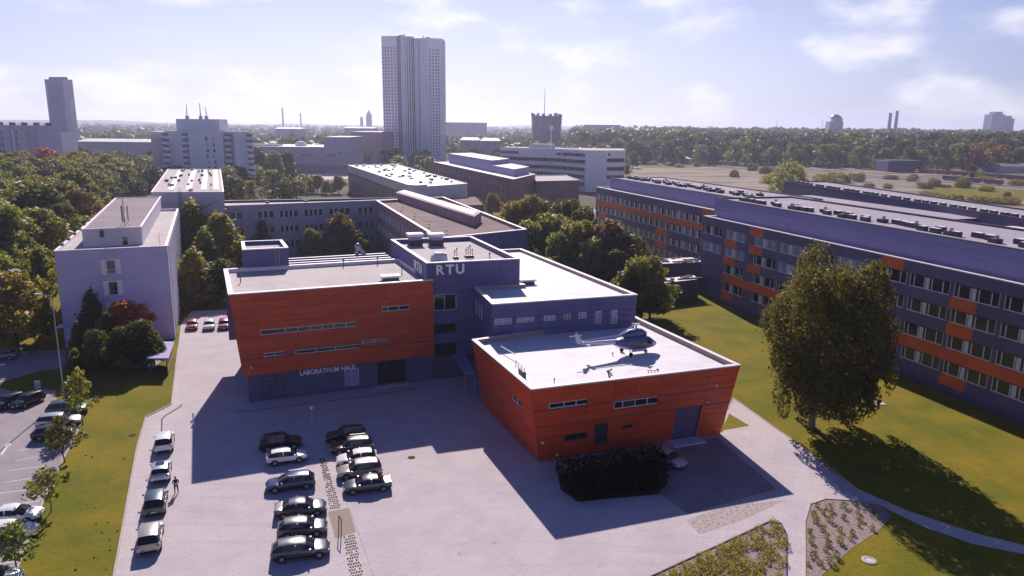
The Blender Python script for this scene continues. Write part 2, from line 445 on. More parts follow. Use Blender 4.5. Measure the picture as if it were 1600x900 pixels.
def parapet_roof(mb, ring, z_roof, z_top, w, roofm, copm, innerm=None):
    inn = ring_inset(ring, w); n = len(ring); innerm = innerm or copm
    out = ring_inset(ring, -.06)
    mb.poly([(p.x, p.y, z_roof) for p in inn], roofm)
    for i in range(n):
        j = (i + 1) % n; a, b, c, d = out[i], out[j], inn[j], inn[i]
        mb.poly([(a.x, a.y, z_top), (b.x, b.y, z_top), (c.x, c.y, z_top), (d.x, d.y, z_top)], copm)
        mb.poly([(c.x, c.y, z_roof), (d.x, d.y, z_roof), (d.x, d.y, z_top), (c.x, c.y, z_top)], innerm)
        mb.poly([(a.x, a.y, z_top - .14), (b.x, b.y, z_top - .14), (b.x, b.y, z_top), (a.x, a.y, z_top)], copm)


def simple_block(parent, name, ring, z0, z1, wm, roofm, copm=None, par=.4, w=.35):
    mb = MB(); n = len(ring)
    for i in range(n):
        a, b = ring[i], ring[(i + 1) % n]
        mb.poly([(a[0], a[1], z0), (b[0], b[1], z0), (b[0], b[1], z1 - .01), (a[0], a[1], z1 - .01)], wm)
    parapet_roof(mb, ring, z1 - par, z1, w, roofm, copm or M['coping'])
    return mb.build(name, parent)


def walls_of(ring, z0, z1):
    n = len(ring)
    return [Wall((*ring[i][:2], z0), (*ring[(i + 1) % n][:2], z0), (*ring[i][:2], z1), (*ring[(i + 1) % n][:2], z1)) for i in range(n)]


def sheet(name, pts, z, m, kind='structure'):
    mb = MB(); mb.poly([(p[0], p[1], z) for p in pts], m)
    return tag(mb.build(name), kind=kind)


def px(*l): return [G(*p) for p in l]


U2 = Vector((cos(radians(22.4)), sin(radians(22.4)))); V2 = Vector((-sin(radians(22.4)), cos(radians(22.4))))
exec_order = None

# ================================================================== THE SETTING
def disc(r, n=48): return [(r * cos(2 * pi * i / n), r * sin(2 * pi * i / n)) for i in range(n)]


sheet('ground', [(p[0], p[1] + 200) for p in disc(7400)], -.03, M['ground'])
LX, RX, BY = -330, 140, 18
sheet('lawn', [(-330, BY), (140, BY), (140, 235), (60, 300), (-60, 300), (-330, 330)], -.008, M['lawn'])
plaza_pts = px((150, 1060), (178, 900), (196, 800), (214, 700), (228, 652), (268, 632), (273, 590), (278, 545), (283, 505), (300, 486), (362, 484)) + \
    [Vector((-30, 128, 0)), Vector((0, 104, 0)), Vector((16.5, 102, 0)), Vector((25.0, 81.0, 0))] + \
    px((1136, 640), (1146, 622), (1210, 668), (1250, 695), (1290, 730), (1340, 765), (1372, 786), (1330, 782), (1290, 780), (1266, 788), (1258, 815),
       (1258, 900), (1258, 1060), (1229, 1060), (1229, 835), (1220, 818), (1203, 815), (1020, 900), (870, 975), (780, 1060))
sheet('plaza', plaza_pts, .004, M['plaza'])
sheet('side_path', px((1340, 765), (1420, 800), (1530, 836), (1600, 853), (1720, 872), (1720, 888), (1600, 866), (1520, 850), (1440, 822), (1372, 788)), .008, M['walk'])
sheet('lawn_corner', px((1128, 673), (1139, 646), (1171, 665)), .010, M['lawn'])
sheet('parking_lot', px((-200, 985), (8, 945), (23, 900), (51, 831), (68, 783), (97, 722), (125, 668), (122, 645), (90, 640), (87, 610), (62, 608), (55, 622), (0, 606), (-160, 640)), .004, M['asphalt'])
sheet('access_road', px((-160, 625), (-60, 575), (0, 553), (50, 548), (240, 545), (262, 556), (240, 575), (130, 572), (60, 580), (20, 592), (-40, 610), (-150, 650)), .008, M['asphalt'])
sheet('pavement', px((178, 900), (196, 800), (214, 700), (228, 652), (268, 632), (273, 590), (280, 590), (280, 632), (254, 656), (246, 700), (228, 800), (212, 900)), .009, M['walk'])
sheet('planting_bed', px((1229, 1060), (1229, 835), (1220, 818), (1203, 815), (1020, 900), (870, 975), (780, 1060)), .012, M['mulch'])
sheet('gravel_bed', px((1258, 1060), (1258, 815), (1266, 788), (1290, 780), (1330, 782), (1372, 788), (1394, 806), (1372, 830), (1330, 858), (1285, 898), (1268, 940)), .012, M['mulch'])
sheet('cobbled_apron', px((1072, 812), (1140, 790), (1225, 782), (1160, 812), (1094, 835)), .012, mat('cobbles', (.47, .385, .385), .9, (.33, .26, .25), 3.2, 3, (.45, .6), bump=.6, bscale=6))
sheet('hedge_soil', px((872, 745), (1030, 715), (1036, 772), (902, 784), (876, 765)), .012, M['soil'])
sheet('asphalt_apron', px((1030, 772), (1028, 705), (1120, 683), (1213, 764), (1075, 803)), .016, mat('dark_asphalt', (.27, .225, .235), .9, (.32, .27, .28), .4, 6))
sheet('brown_gravel_square', px((512.5, 800), (545, 793.5), (556, 831), (524, 841.5)), .012, M['gravel'])
sheet('car_park_behind', px((470, 282), (545, 279), (548, 268), (470, 272)), .0, M['walk'])
for k, q in enumerate([((1000, 268), (1130, 272), (1250, 300), (1230, 318), (1060, 292), (990, 286)), ]):
    pass
sheet('rear_car_park', px((888, 334), (936, 326), (936, 392), (902, 398)), .002, M['walk'])
sheet('field', [(60, 300), (140, 235), (180, 160), (900, 160), (1500, 640), (900, 760), (300, 745), (130, 745), (75, 560)], .0, M['field'])
sheet('railway_bed', [(175, 480), (900, 360), (900, 440), (175, 600)], .006, mat('ballast', (.20, .17, .17), .95, (.29, .24, .21), .15, 6, stretch=(.3, 2, 1)))


def curb(name, pts, w=.16, h=.11, m='kerb', close=False):
    mb = MB()
    q = [Vector(p) for p in pts]
    for a, b in zip(q, q[1:]):
        d = b - a; mb.box(((a.x + b.x) / 2, (a.y + b.y) / 2, h / 2), (d.length + .05, w, h), M[m], atan2(d.y, d.x))
    return tag(mb.build(name), kind='structure')


curb('kerb', px((168, 950), (178, 900), (196, 800), (214, 700), (228, 652), (268, 632), (273, 590), (278, 545)))
curb('kerb', px((252, 690), (253, 655), (258, 650), (281, 636), (284, 632)), .14, .05, 'darkwall')
curb('kerb', px((8, 945), (23, 900), (51, 831), (68, 783), (97, 722), (125, 668), (122, 645)))
curb('drain_channel', px((366, 645), (576, 619), (650, 607)), .16, .02, 'darkwall')
curb('kerb', px((1258, 1000), (1258, 815), (1266, 788), (1290, 780), (1330, 782), (1372, 788)), .12, .08)
curb('kerb', px((1229, 1000), (1229, 835), (1220, 818), (1203, 815), (1020, 900), (870, 975)), .12, .08, 'darkwall')
curb('kerb', px((1136, 640), (1146, 622), (1210, 668), (1250, 695), (1340, 765), (1420, 800), (1530, 836), (1600, 853)), .12, .06)
curb('kerb', px((547, 796), (566, 848), (584, 900), (598, 940)), .10, .03)
# parking bay lines
for a, b in (((24, 720), (70, 712)), ((12, 736), (71, 728)), ((7, 754), (60, 746)), ((-10, 772), (49, 765)), ((-10, 793), (62, 783)), ((29, 704), (80, 696)), ((-20, 884), (30, 877))):
    p, q = G(*a), G(*b); d = q - p; mb = MB(); mb.box(((p.x + q.x) / 2, (p.y + q.y) / 2, .014), (d.length, .11, .006), M['paint'], atan2(d.y, d.x))
    tag(mb.build('bay_line'), kind='structure')
p, q = G(2, 711), G(15, 691); d = (q - p).normalized(); s_ = Vector((-d.y, d.x, 0)); mb = MB()
mb.poly([v + Vector((0, 0, .014)) for v in (p - s_ * .1, q - d * 1.0 - s_ * .1, q - d * 1.0 + s_ * .1, p + s_ * .1)][::1], M['paint'])
mb.poly([v + Vector((0, 0, .014)) for v in (q - d * 1.0 - s_ * .38, q, q - d * 1.0 + s_ * .38)], M['paint'])
tag(mb.build('arrow_marking'), kind='structure')
# grass pavers
for nm, quad in (('grass_paver_strip', ((499, 716), (507, 715.5), (533, 794), (516, 796))), ('grass_paver_strip', ((537, 838), (554, 834), (574, 930), (552, 934)))):
    Q = px(*quad); mb = MB(); mb.poly([(v.x, v.y, .013) for v in Q], M['walk']); tag(mb.build(nm), kind='structure')
    mb = MB(); ny = int((Q[2] - Q[1]).length / .42); nx = 5
    for j in range(ny):
        for i in range(nx):
            if random.random() < .12: continue
            a, b = (i + .5 + (.25 if j % 2 else -.25)) / nx, (j + .5) / ny
            c = Q[0].lerp(Q[1], a).lerp(Q[3].lerp(Q[2], a), b)
            mb.box((c.x, c.y, .02), (.13, .24, .02), M['soil'], radians(22 + random.uniform(-6, 6)))
    tag(mb.build('paver_cell'), kind='stuff')
for p_ in ((207, 680), (643, 715),):
    c = G(*p_); mb = MB(); mb.lathe((c.x, c.y, 0), [(.0, .03), (.34, .03), (.42, .016)], M['tuftdark'], 14)
    tag(mb.build('manhole_cover'), 'dark round manhole cover in the grass verge' if p_[0] < 300 else 'round manhole cover in the shaded paving', 'manhole cover')
for i, p_ in enumerate(((1358, 876), (1364, 632.5), (1377, 631))):
    c = G(*p_); mb = MB(); mb.lathe((c.x, c.y, 0), [(.25, .05), (.45, .10), (.62, .05)], M['kerb'], 16); mb.lathe((c.x, c.y, 0), [(0, .06), (.26, .06)], M['concrete'], 16)
    tag(mb.build('well_cover'), ['round concrete well cover in the lawn by the gravel bed', 'left one of two pale covers in the lawn beyond the big birch', 'right one of two pale covers in the lawn beyond the big birch'][i], 'well cover')
# scattered dark leaves and tufts in the left grass
mb = MB()
for k in range(30):
    c = G(random.triangular(70, 215, 150), random.uniform(690, 895)); s_ = random.uniform(.03, .13)
    mb.lathe((c.x, c.y, 0), [(s_, 0), (s_ * .7, s_ * .5), (0, s_ * .7)], M['tuftdark'] if k % 3 else M['tuftdry'], 6)
tag(mb.build('grass_tufts'), kind='stuff')

# ================================================================== LABORATORY BUILDING
lab = thing('laboratory_building', (-8, 96, 0), 'orange and navy laboratory building with leaning walls and white flat roofs', 'building')
# orange block on the left
A0, A1 = Vector((-34.75, 87.89)), Vector((-10.72, 97.99)); aX = (A1 - A0).normalized(); aY = Vector((-aX.y, aX.x)); AL = (A1 - A0).length
A_bl = A0 + aY * 17.5; A_br = A1 + aY * 17.5
topA = [A0, A1, A_br, A_bl]
botA = [A0 + aX * 1.05, A1, A_br, A_bl + aX * 1.05]
wA = Wall((*botA[0], 3.8), (*botA[1], 3.8), (*A0, 14.5), (*A1, 14.5))
opsA = [(2.9, 15.1, 8.93, 9.62), (18.8, 22.65, 10.6, 11.3), (2.9, 5.5, 6.05, 6.55), (6.9, 15.45, 5.95, 6.5), (15.8, 19.4, 6.5, 6.9)]
mb = MB(); wA.face(mb, M['darkwall'], opsA, reveal=.25)
wAl = Wall((*botA[3], 3.8), (*botA[0], 3.8), (*A_bl, 14.5), (*A0, 14.5)); wAl.face(mb, M['darkwall'])
for i in (1, 2):
    a, b = topA[i], topA[(i + 1) % 4]; mb.poly([(*a, 3.8), (*b, 3.8), (*b, 14.5), (*a, 14.5)], M['navy'])
mb.poly([(*p, 3.8) for p in botA[::-1]], M['darkwall'])
parapet_roof(mb, topA, 14.0, 14.52, .55, M['greyroof'], M['coping'])
mb.build('orange_block', lab)
rowsA = [3.8, 4.9, 6.0, 7.2, 8.4, 9.62, 10.6, 11.3, 12.4, 13.45, 14.38]
panels(lab, wA, rowsA, [2.9, 6.9, 11.2, 15.5, 19.4, 22.65], opsA, lambda s, z: M['orange'])
panels(lab, wAl, [3.8, 5.9, 8.0, 10.1, 12.2, 14.38], [4.4, 8.8, 13.2], [], lambda s, z: M['orange'])
for o, b in ((opsA[0], [3.05, 4.6, 6.15, 7.65, 9.15, 10.7]), (opsA[1], [.8, 2.3]), (opsA[2], [1.3]), (opsA[3], [2.6, 5.1]), (opsA[4], [1.8])): add_window(lab, wA, o, b, bar=.10)
# recessed navy ground floor
inn = [botA[0] + aY * .6 + aX * .5, botA[1] + aY * .6, A_br, A_bl + aX * 1.6]
wAb = Wall((*inn[0], 0), (*inn[1], 0), (*inn[0], 3.8), (*inn[1], 3.8))
opsAb = [(12.2, 14.1, .6, 3.0), (16.6, 20.6, .25, 3.45), (1.6, 4.4, .3, 3.3)]
mb = MB(); wAb.face(mb, M['navybase'], opsAb, reveal=.3)
wAbl = Wall((*inn[3], 0), (*inn[0], 0), (*inn[3], 3.8), (*inn[0], 3.8)); wAbl.face(mb, M['navybase'])
a, b = inn[1], inn[2]; mb.poly([(*a, 0), (*b, 0), (*b, 3.8), (*a, 3.8)], M['navybase']); mb.build('ground_floor', lab)
add_window(lab, wAb, opsAb[0], [.95], gm='glassblue'); add_window(lab, wAb, opsAb[1], [1.3, 2.7], fm='darkmetal', trans=(2.4,)); add_window(lab, wAb, opsAb[2], [.9, 1.9], gm='navybase', fm='darkmetal', trans=(2.2,))
mb = MB()
for q in range(1): mb.hull([wAb.p(16.2, .03, .02), wAb.p(20.9, .03, .02), wAb.p(20.9, .03, .9), wAb.p(16.2, .03, .9)][::1], [wAb.p(16.2, .22, .02), wAb.p(20.9, .22, .02), wAb.p(20.9, .22, .9), wAb.p(16.2, .22, .9)], M['kerb'])
st = mb.build('entrance_step', lab)


def letters(txt, parent, wl, s, z, size, part, out=.12, weight=.012, spacing=1.0):
    """raised letters, one object each when part is letter, else one lettering part"""
    x = s
    objs = []
    for ch in (txt if part == 'letter' else [txt]):
        if ch == ' ': x += size * .4; continue
        cu = bpy.data.curves.new('lettering', 'FONT'); cu.body = ch; cu.size = size; cu.extrude = .04; cu.offset = weight; cu.space_character = spacing
        tmp = bpy.data.objects.new('tmp', cu); C.objects.link(tmp)
        me = bpy.data.meshes.new_from_object(tmp.evaluated_get(bpy.context.evaluated_depsgraph_get())); bpy.data.objects.remove(tmp)
        me.materials.clear(); me.materials.append(M['lettering'])
        m = wl.matrix(x, z, out) @ Matrix(((1, 0, 0, 0), (0, 0, -1, 0), (0, 1, 0, 0), (0, 0, 0, 1)))
        o = put(part, me, parent, m); WL[o.name] = Vector(); objs.append(o)
        xs = [v.co.x for v in me.vertices]; x += max(xs) + size * .10
    return objs, x


ls, xe = letters('LABORATHUM HAUS', lab, wA, 7.1, 3.86, .93, 'lettering', .25, .012, 1.0)
k_ = 7.3 / (xe - 7.1); ls[0].scale = (k_, 1, 1); ls[0].location += Vector((0, 0, -.72))
# navy tower
T0, T1, T2, T3 = Vector((-11.62, 98.5)), Vector((1.04, 102.7)), Vector((-7.04, 123.9)), Vector((-19.9, 119.3)); TR = [T0, T1, T2, T3]
wT = walls_of(TR, 0, 16.7)
opsT = [(.9, 4.1, 9.9, 12.2), (.9, 4.0, 6.6, 8.0), (.9, 4.0, 3.2, 5.2)]
mb = MB(); wT[0].face(mb, M['darkwall'], opsT, reveal=.25)
for w in wT[1:]: w.face(mb, M['darkwall'])
parapet_roof(mb, TR, 16.0, 16.72, .45, M['greyroof'], M['coping'], M['navy']); mb.build('navy_tower', lab)
for o in opsT: add_window(lab, wT[0], o, [1.5], fm='frame' if o[3] > 10 else 'darkmetal')
rT = [3.2, 5.2, 6.6, 8.0, 9.9, 12.2, 13.7, 15.2, 16.55]
panels(lab, wT[0], rT, [4.1, 7.5, 10.4], opsT, lambda s, z: M['navy'], th=.04)
panels(lab, wT[3], [13.0, 14.2, 15.4, 16.55], [4.4, 8.8, 13.2, 17.6], [], lambda s, z: M['navy'], th=.04)
panels(lab, wT[1], [13.0, 14.2, 15.4, 16.55], [4.4, 8.8, 13.2, 17.6], [], lambda s, z: M['navy'], th=.04)
letters('RTU', lab, wT[0], 1.2, 15.05, 1.85, 'letter', .1, .065)
letters('RTU', lab, wT[3], wT[3].len - 6.6, 14.75, 1.9, 'letter', .1, .04)
# right wing with the white roof
C0, C1 = Vector((-2.49, 90.51)), Vector((16.94, 96.87)); cX = (C1 - C0).normalized()
C2, C3 = Vector((1.5, 134.2)), Vector((-8.9, 129.5)); C3 = Vector((-5.8, 98.5))
ringC = [C0, C1, Vector((1.6, 134.0)), Vector((-9.5, 130.0)), Vector((-3.4, 112.5)), Vector((1.2, 102.8)), Vector((-5.3, 100.6))]
botC = [C0 + cX * -.15, C1 - cX * .75 + Vector((0, .3)), Vector((1.0, 134)), *ringC[3:]]
wC = Wall((*botC[0], 0), (*botC[1], 0), (*C0, 13), (*C1, 13))
opsC = [(.4, 2.65, 10.2, 11.0), (3.4, 5.75, 10.25, 10.95), (7.1, 8.7, 10.2, 10.95), (9.9, 10.9, 10.25, 10.95), (12.0, 13.15, 10.2, 11.05), (14.4, 15.45, 9.35, 11.05), (16.75, 17.85, 9.15, 11.05)]
mb = MB(); wC.face(mb, M['darkwall'], opsC, z0=8.2)
wC.face(mb, M['navy'], z0=0, z1=8.2, s1=2.0)
wCr = Wall((*botC[1], 0), (*botC[2], 0), (*C1, 13), (*ringC[2], 13)); wCr.face(mb, M['navy'])
wCl = Wall((*ringC[-1], 0), (*botC[0], 0), (*ringC[-1], 13), (*C0, 13)); opsCl = [(1.0, 2.0, 9.4, 11.4), (2.8, 3.6, 9.4, 11.4), (4.3, 5.2, 9.4, 11.4)]; opsCl = [o for o in opsCl if o[1] < wCl.len - .3]
wCl.face(mb, M['navy'], opsCl)
for a, b in zip(ringC[2:], ringC[3:]): mb.poly([(*a, 0), (*b, 0), (*b, 13), (*a, 13)], M['navy'])
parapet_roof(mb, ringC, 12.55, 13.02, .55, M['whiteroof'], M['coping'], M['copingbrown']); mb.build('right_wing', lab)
panels(lab, wC, [8.25, 9.15, 10.2, 11.05, 12.0, 12.88], [3.05, 6.4, 9.3, 11.5, 13.8, 16.1], opsC, lambda s, z: M['navy'], th=.04)
for i, o in enumerate(opsC): add_window(lab, wC, o, [(o[1] - o[0]) / 2], gm=['glassblue', 'glassblue', 'glassblue', 'glass', 'glassblue', 'glassblue', 'glassblue'][i], trans=((o[3] - o[2]) / 2,))
for o in opsCl: add_window(lab, wCl, o, [], gm='glassblue')
# front orange block with the leaning walls
D0, D1, D2, D3 = Vector((2.05, 70.64)), Vector((25.84, 79.21)), Vector((17.38, 100.6)), Vector((-4.9, 88.2)); dX = (D1 - D0).normalized(); dY = Vector((-dX.y, dX.x))
bD = [D0 + dX * 1.7 + dY * 1.75, Vector((24.57, 80.69)), Vector((15.9, 101.0)), D3 + dX * 1.6]
wD = Wall((*bD[0], 0), (*bD[1], 0), (*D0, 9), (*D1, 9))
kD = lambda z: z  # heights measured on the vertical plane
opsD = [(1.75, 6.3, 6.35, 7.05), (9.5, 15.1, 5.3, 6.25), (17.9, 21.4, .05, 4.3), (7.2, 8.9, 1.1, 3.7), (3.4, 6.3, 2.1, 2.95), (10.8, 12.2, 2.6, 3.1)]
mb = MB(); wD.face(mb, M['darkwall'], opsD, reveal=.3)
wDl = Wall((*bD[3], 0), (*bD[0], 0), (*D3, 9), (*D0, 9)); opsDl = [(12.5, 15.5, 5.3, 6.1)]
wDl.face(mb, M['darkwall'], opsDl, reveal=.3)
wDr = Wall((*bD[1], 0), (*bD[2], 0), (*D1, 9), (*D2, 9)); wDr.face(mb, M['darkwall'])
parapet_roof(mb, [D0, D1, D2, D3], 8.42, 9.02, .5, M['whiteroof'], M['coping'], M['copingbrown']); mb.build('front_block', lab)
rD = [.05, 1.1, 2.1, 2.95, 3.7, 4.4, 5.3, 6.3, 7.05, 8.0, 8.88]
panels(lab, wD, rD, [3.4, 6.3, 9.5, 12.3, 15.1, 18, 21.4], opsD, lambda s, z: M['orange'])
panels(lab, wDl, rD, [3.2, 6.4, 9.5, 12.5, 15.5], opsDl, lambda s, z: M['orange'])
panels(lab, wDr, [.05, 1.9, 3.7, 5.5, 7.2, 8.88], [4, 8, 12, 16, 20], [], lambda s, z: M['orange'])
for o, b in ((opsD[0], [1.7, 3.1]), (opsD[1], [1.1, 2.6, 4.1]), (opsD[4], [1.4]), (opsD[5], [])): add_window(lab, wD, o, b, bar=.10, fm='frame' if o[3] > 5 else 'darkmetal')
add_window(lab, wDl, opsDl[0], [1.5], bar=.1)
for o, nm, m in ((opsD[2], 'roller_door', 'slate'), (opsD[3], 'door', 'darkmetal')):
    mb = MB(); n = 9 if nm == 'roller_door' else 1
    for i in range(n):
        za, zb = o[2] + (o[3] - o[2]) * i / n, o[2] + (o[3] - o[2]) * (i + 1) / n - .03
        q = [(o[0] + .02, za), (o[1] - .02, za), (o[1] - .02, zb), (o[0] + .02, zb)]
        mb.hull([wD.p(x, z, -.28) for x, z in q], [wD.p(x, z, -.2) for x, z in q], M[m])
    dr = mb.build(nm, lab); WL[dr.name] = WL[lab.name]
    mb = MB(); h = wD.p(o[0] + .25, o[2] + 1.1, -.17); mb.box(h, (.06, .06, .3), M['metal']); mb.build('handle', dr)
mb = MB(); c = wD.p(19.6, .0, .9); mb.box((c.x, c.y, .10), (4.2, 1.6, .2), M['concrete'], atan2(dX.y, dX.x)); mb.build('loading_ramp', lab)
# wall lamps
for s, z, w in ((.6, 2.6, wD), (2.3, .8, wD), (21.9, 4.9, wD), (22.5, 7.0, wD), (1.1, 5.0, wA)):
    p = w.p(s, z, .05); mb = MB(); mb.tube(p, w.p(s, z, .22), .05, .05, M['metal'], 6); mb.lathe(w.p(s, z - .12, .25), [(.0, -.1), (.15, -.06), (.17, .06), (.05, .14), (0, .14)], M['lens'], 8); mb.build('wall_lamp', lab)
# entrance canopy between the blocks
cq = [G(706, 553, 3.6), G(727, 553, 3.6), G(741, 582, 3.6), G(727, 583, 3.6)]
mb = MB(); mb.prism([(p.x, p.y) for p in (cq[3], cq[2], cq[1], cq[0])], 3.35, 3.6, M['slate2']);
for p in cq[2:]: mb.tube((p.x, p.y + .4, 0), (p.x, p.y + .4, 3.36), .06, .06, M['metal'], 6)
mb.build('entrance_canopy', lab)
# little stair box on the orange roof
E_ = [G(379, 390, 17.2), G(450, 386.5, 17.2), G(440.5, 374.5, 17.2), G(377, 377, 17.2)]
E_ = [Vector((p.x, p.y)) for p in E_]; mb = MB(); w4 = walls_of(E_, 13.9, 17.2)
for w in w4: w.face(mb, M['navy'])
parapet_roof(mb, E_, 16.6, 17.22, .45, M['greyroof'], M['coping'], M['navy']); mb.build('stair_box', lab)
mb = MB(); w = w4[0]
for s in (w.len * .70, w.len * .79):
    mb.tube(w.p(s, 14.6, .12), w.p(s, 17.5, .12), .035, .035, M['metal'], 5)
for i in range(9): mb.tube(w.p(w.len * .70, 14.8 + i * .3, .12), w.p(w.len * .79, 14.8 + i * .3, .12), .02, .02, M['metal'], 4)
mb.build('ladder', lab)
# rear strip roof with three white ridges behind the orange block
ringR = [A_bl + aX * 6, A_br + aX * -1.0, A_br + aX * -1.0 + aY * 6.5, A_bl + aX * 6 + aY * 6.5]
mb = MB(); mb.prism(ringR, 0, 13.6, M['navy'], M['whiteroof'])
for d in (2.2, 4.2, 6.3):
    a, b = ringR[0] + aY * d, ringR[1] + aY * d; mb.hull([(*a, 13.6), (*b, 13.6), (*(b + aY * .5), 13.6), (*(a + aY * .5), 13.6)], [(*a, 14.35), (*b, 14.35), (*(b + aY * .5), 14.35), (*(a + aY * .5), 14.35)], M['navy'], True, M['coping'])
mb.build('rear_roof', lab)


# ---- roof furniture (parts of the building)
def roof_box(name, pxy, h, size, hh, m, capm=None, parent=lab, rz=radians(20)):
    p = G(*pxy, h); mb = MB(); mb.box((p.x, p.y, h + hh / 2), (size[0], size[1], hh), M[m], rz)
    if capm: mb.box((p.x, p.y, h + hh + .12), (size[0] * 1.25, size[1] * 1.25, .24), M[capm], rz)
    return mb.build(name, parent)


def vent_pipe(pxy, h, hh=.8, r=.07, parent=lab, m='darkmetal'):
    p = G(*pxy, h); mb = MB(); mb.tube((p.x, p.y, h - .02), (p.x, p.y, h + hh), r, r, M[m], 6); mb.lathe((p.x, p.y, h + hh), [(r * 2.2, 0), (r * 2.2, .12), (0, .22)], M[m], 8); return mb.build('vent_pipe', parent)


for q in ((648.5, 383), (681, 383)):
    p = G(*q, 16.0); mb = MB(); mb.box((p.x, p.y, 16.45), (2.1, 2.0, .9), M['darkmetal'], radians(20)); mb.box((p.x, p.y, 17.2), (1.9, 1.8, .6), M['winggrey'], radians(20)); mb.box((p.x, p.y, 17.72), (2.55, 2.3, .44), M['white'], radians(20)); mb.build('ventilation_hood', lab)
p = G(686, 408, 16.0); mb = MB(); mb.lathe((p.x, p.y, 16), [(1.25, 0), (1.25, .4), (1.1, .9), (.7, 1.25), (0, 1.4)], M['whiteroof'], 14); mb.box((p.x + .35, p.y - .2, 16.95), (1.5, .5, .4), M['darkmetal'], radians(20)); mb.build('roof_dome', lab, True)
for q, n in (((712, 404), 2), ((733, 402), 4)):
    p = G(*q, 16.0); mb = MB(); mb.box((p.x, p.y, 16.15), (1.3 if n > 2 else .7, .9, .3), M['darkmetal'], radians(20))
    for i in range(n):
        x = p.x + (i - n / 2 + .5) * .3; mb.tube((x, p.y + .1 * (i % 2), 16.2), (x, p.y + .1 * (i % 2), 17.0 + .3 * (i % 3)), .07, .06, M['metal'], 6); mb.lathe((x, p.y + .1 * (i % 2), 17.0 + .3 * (i % 3)), [(.13, 0), (.13, .18), (0, .3)], M['metal'], 6)
    mb.build('pipe_cluster', lab)
vent_pipe((765, 402), 16.0, .5)
roof_box('roof_hatch', (610, 438), 14.0, (2.2, 1.3), .5, 'darkmetal', 'white')
for q in ((376, 442), (537, 417), (590, 413), (628, 427)): vent_pipe(q, 14.0, 1.0)
roof_box('roof_hatch', (823, 444), 12.55, (2.0, 1.2), .55, 'darkmetal', 'white')
mb = MB(); p = G(556, 400, 14.0)
mb.tube((p.x, p.y, 14), (p.x + .5, p.y, 15.6), .35, .3, M['metal'], 8); mb.tube((p.x + .5, p.y, 15.5), (p.x + 1.5, p.y, 14.4), .3, .3, M['metal'], 8); mb.lathe((p.x + .4, p.y, 15.4), [(.5, 0), (.55, .3), (.2, .7), (0, .7)], M['metal'], 8); mb.build('exhaust_duct', lab)
for q in ((866, 602), (957, 555), (872, 532)): vent_pipe(q, 8.42, .18 if q[0] != 866 else .6, .05, m='metal')
p = G(952, 592, 8.42); mb = MB()
for i in range(7):
    a = i * .9; mb.tube((p.x, p.y, 8.4), (p.x + .25 * cos(a), p.y + .25 * sin(a), 8.9 + .12 * i), .03, .03, M['darkmetal'], 5); mb.lathe((p.x + .25 * cos(a), p.y + .25 * sin(a), 8.85 + .12 * i), [(.0, -.1), (.14, 0), (0, .12)], M['darkmetal'], 6)
mb.build('floodlight_mast', lab)
p = G(1020, 583, 8.42); mb = MB()
for i in range(4): mb.tube((p.x + (i - 1.5) * .35, p.y, 8.4), (p.x + (i - 1.5) * .35 + .1, p.y, 8.75), .04, .04, M['darkmetal'], 5)
mb.tube((p.x - .7, p.y, 8.75), (p.x + .7, p.y, 8.7), .03, .03, M['darkmetal'], 5); mb.lathe((p.x + .5, p.y, 8.85), [(0, -.12), (.16, 0), (0, .14)], M['darkmetal'], 6); mb.build('low_rail', lab)
# roof edge rail and ladder at the left of the white roof
mb = MB(); a, b = G(782, 548, 8.5), G(806, 562, 8.5); mb.tube((a.x, a.y, 9.1), (b.x, b.y, 9.1), .06, .06, M['lettering'], 6); mb.build('roof_beam', lab)
mb = MB(); a, b = G(806, 575, 9.0), G(819, 588, 9.0)
for z in (9.4, 9.9): mb.tube((a.x, a.y, z), (b.x, b.y, z), .03, .03, M['metal'], 5)
for t in (0, .33, .66, 1): q = a.lerp(b, t); mb.tube((q.x, q.y, 8.95), (q.x, q.y, 9.95), .035, .035, M['darkmetal'], 5)
mb.box(((a.x + b.x) / 2 + .25, (a.y + b.y) / 2 + .25, 8.8), (1.6, .35, .7), M['darkmetal'], atan2(b.y - a.y, b.x - a.x)); mb.build('roof_ladder_rail', lab)

# ================================================================== THE OTHER BUILDINGS NEARBY
def flat(*l): return [Vector((p[0], p[1])) for p in l]


# ---- grey slab building with the blank gable
g0, g1 = Vector((-70.34, 111.32)), Vector((-55.69, 117.24)); gv = Vector((-sin(radians(22.3)), cos(radians(22.3)))); gu = Vector((gv.y, -gv.x))
slab = thing('slab_building', (g0.x, g0.y, 0), 'long grey slab building with blank gable and a raised roof storey', 'building')
ring = [g0, g1, g1 + gv * 57, g1 + gv * 57 - gu * 15.8]; ring[3] = g0 + gv * 57
wl = walls_of(ring, 0, 15.6)
bx = [7.05, 8.15]
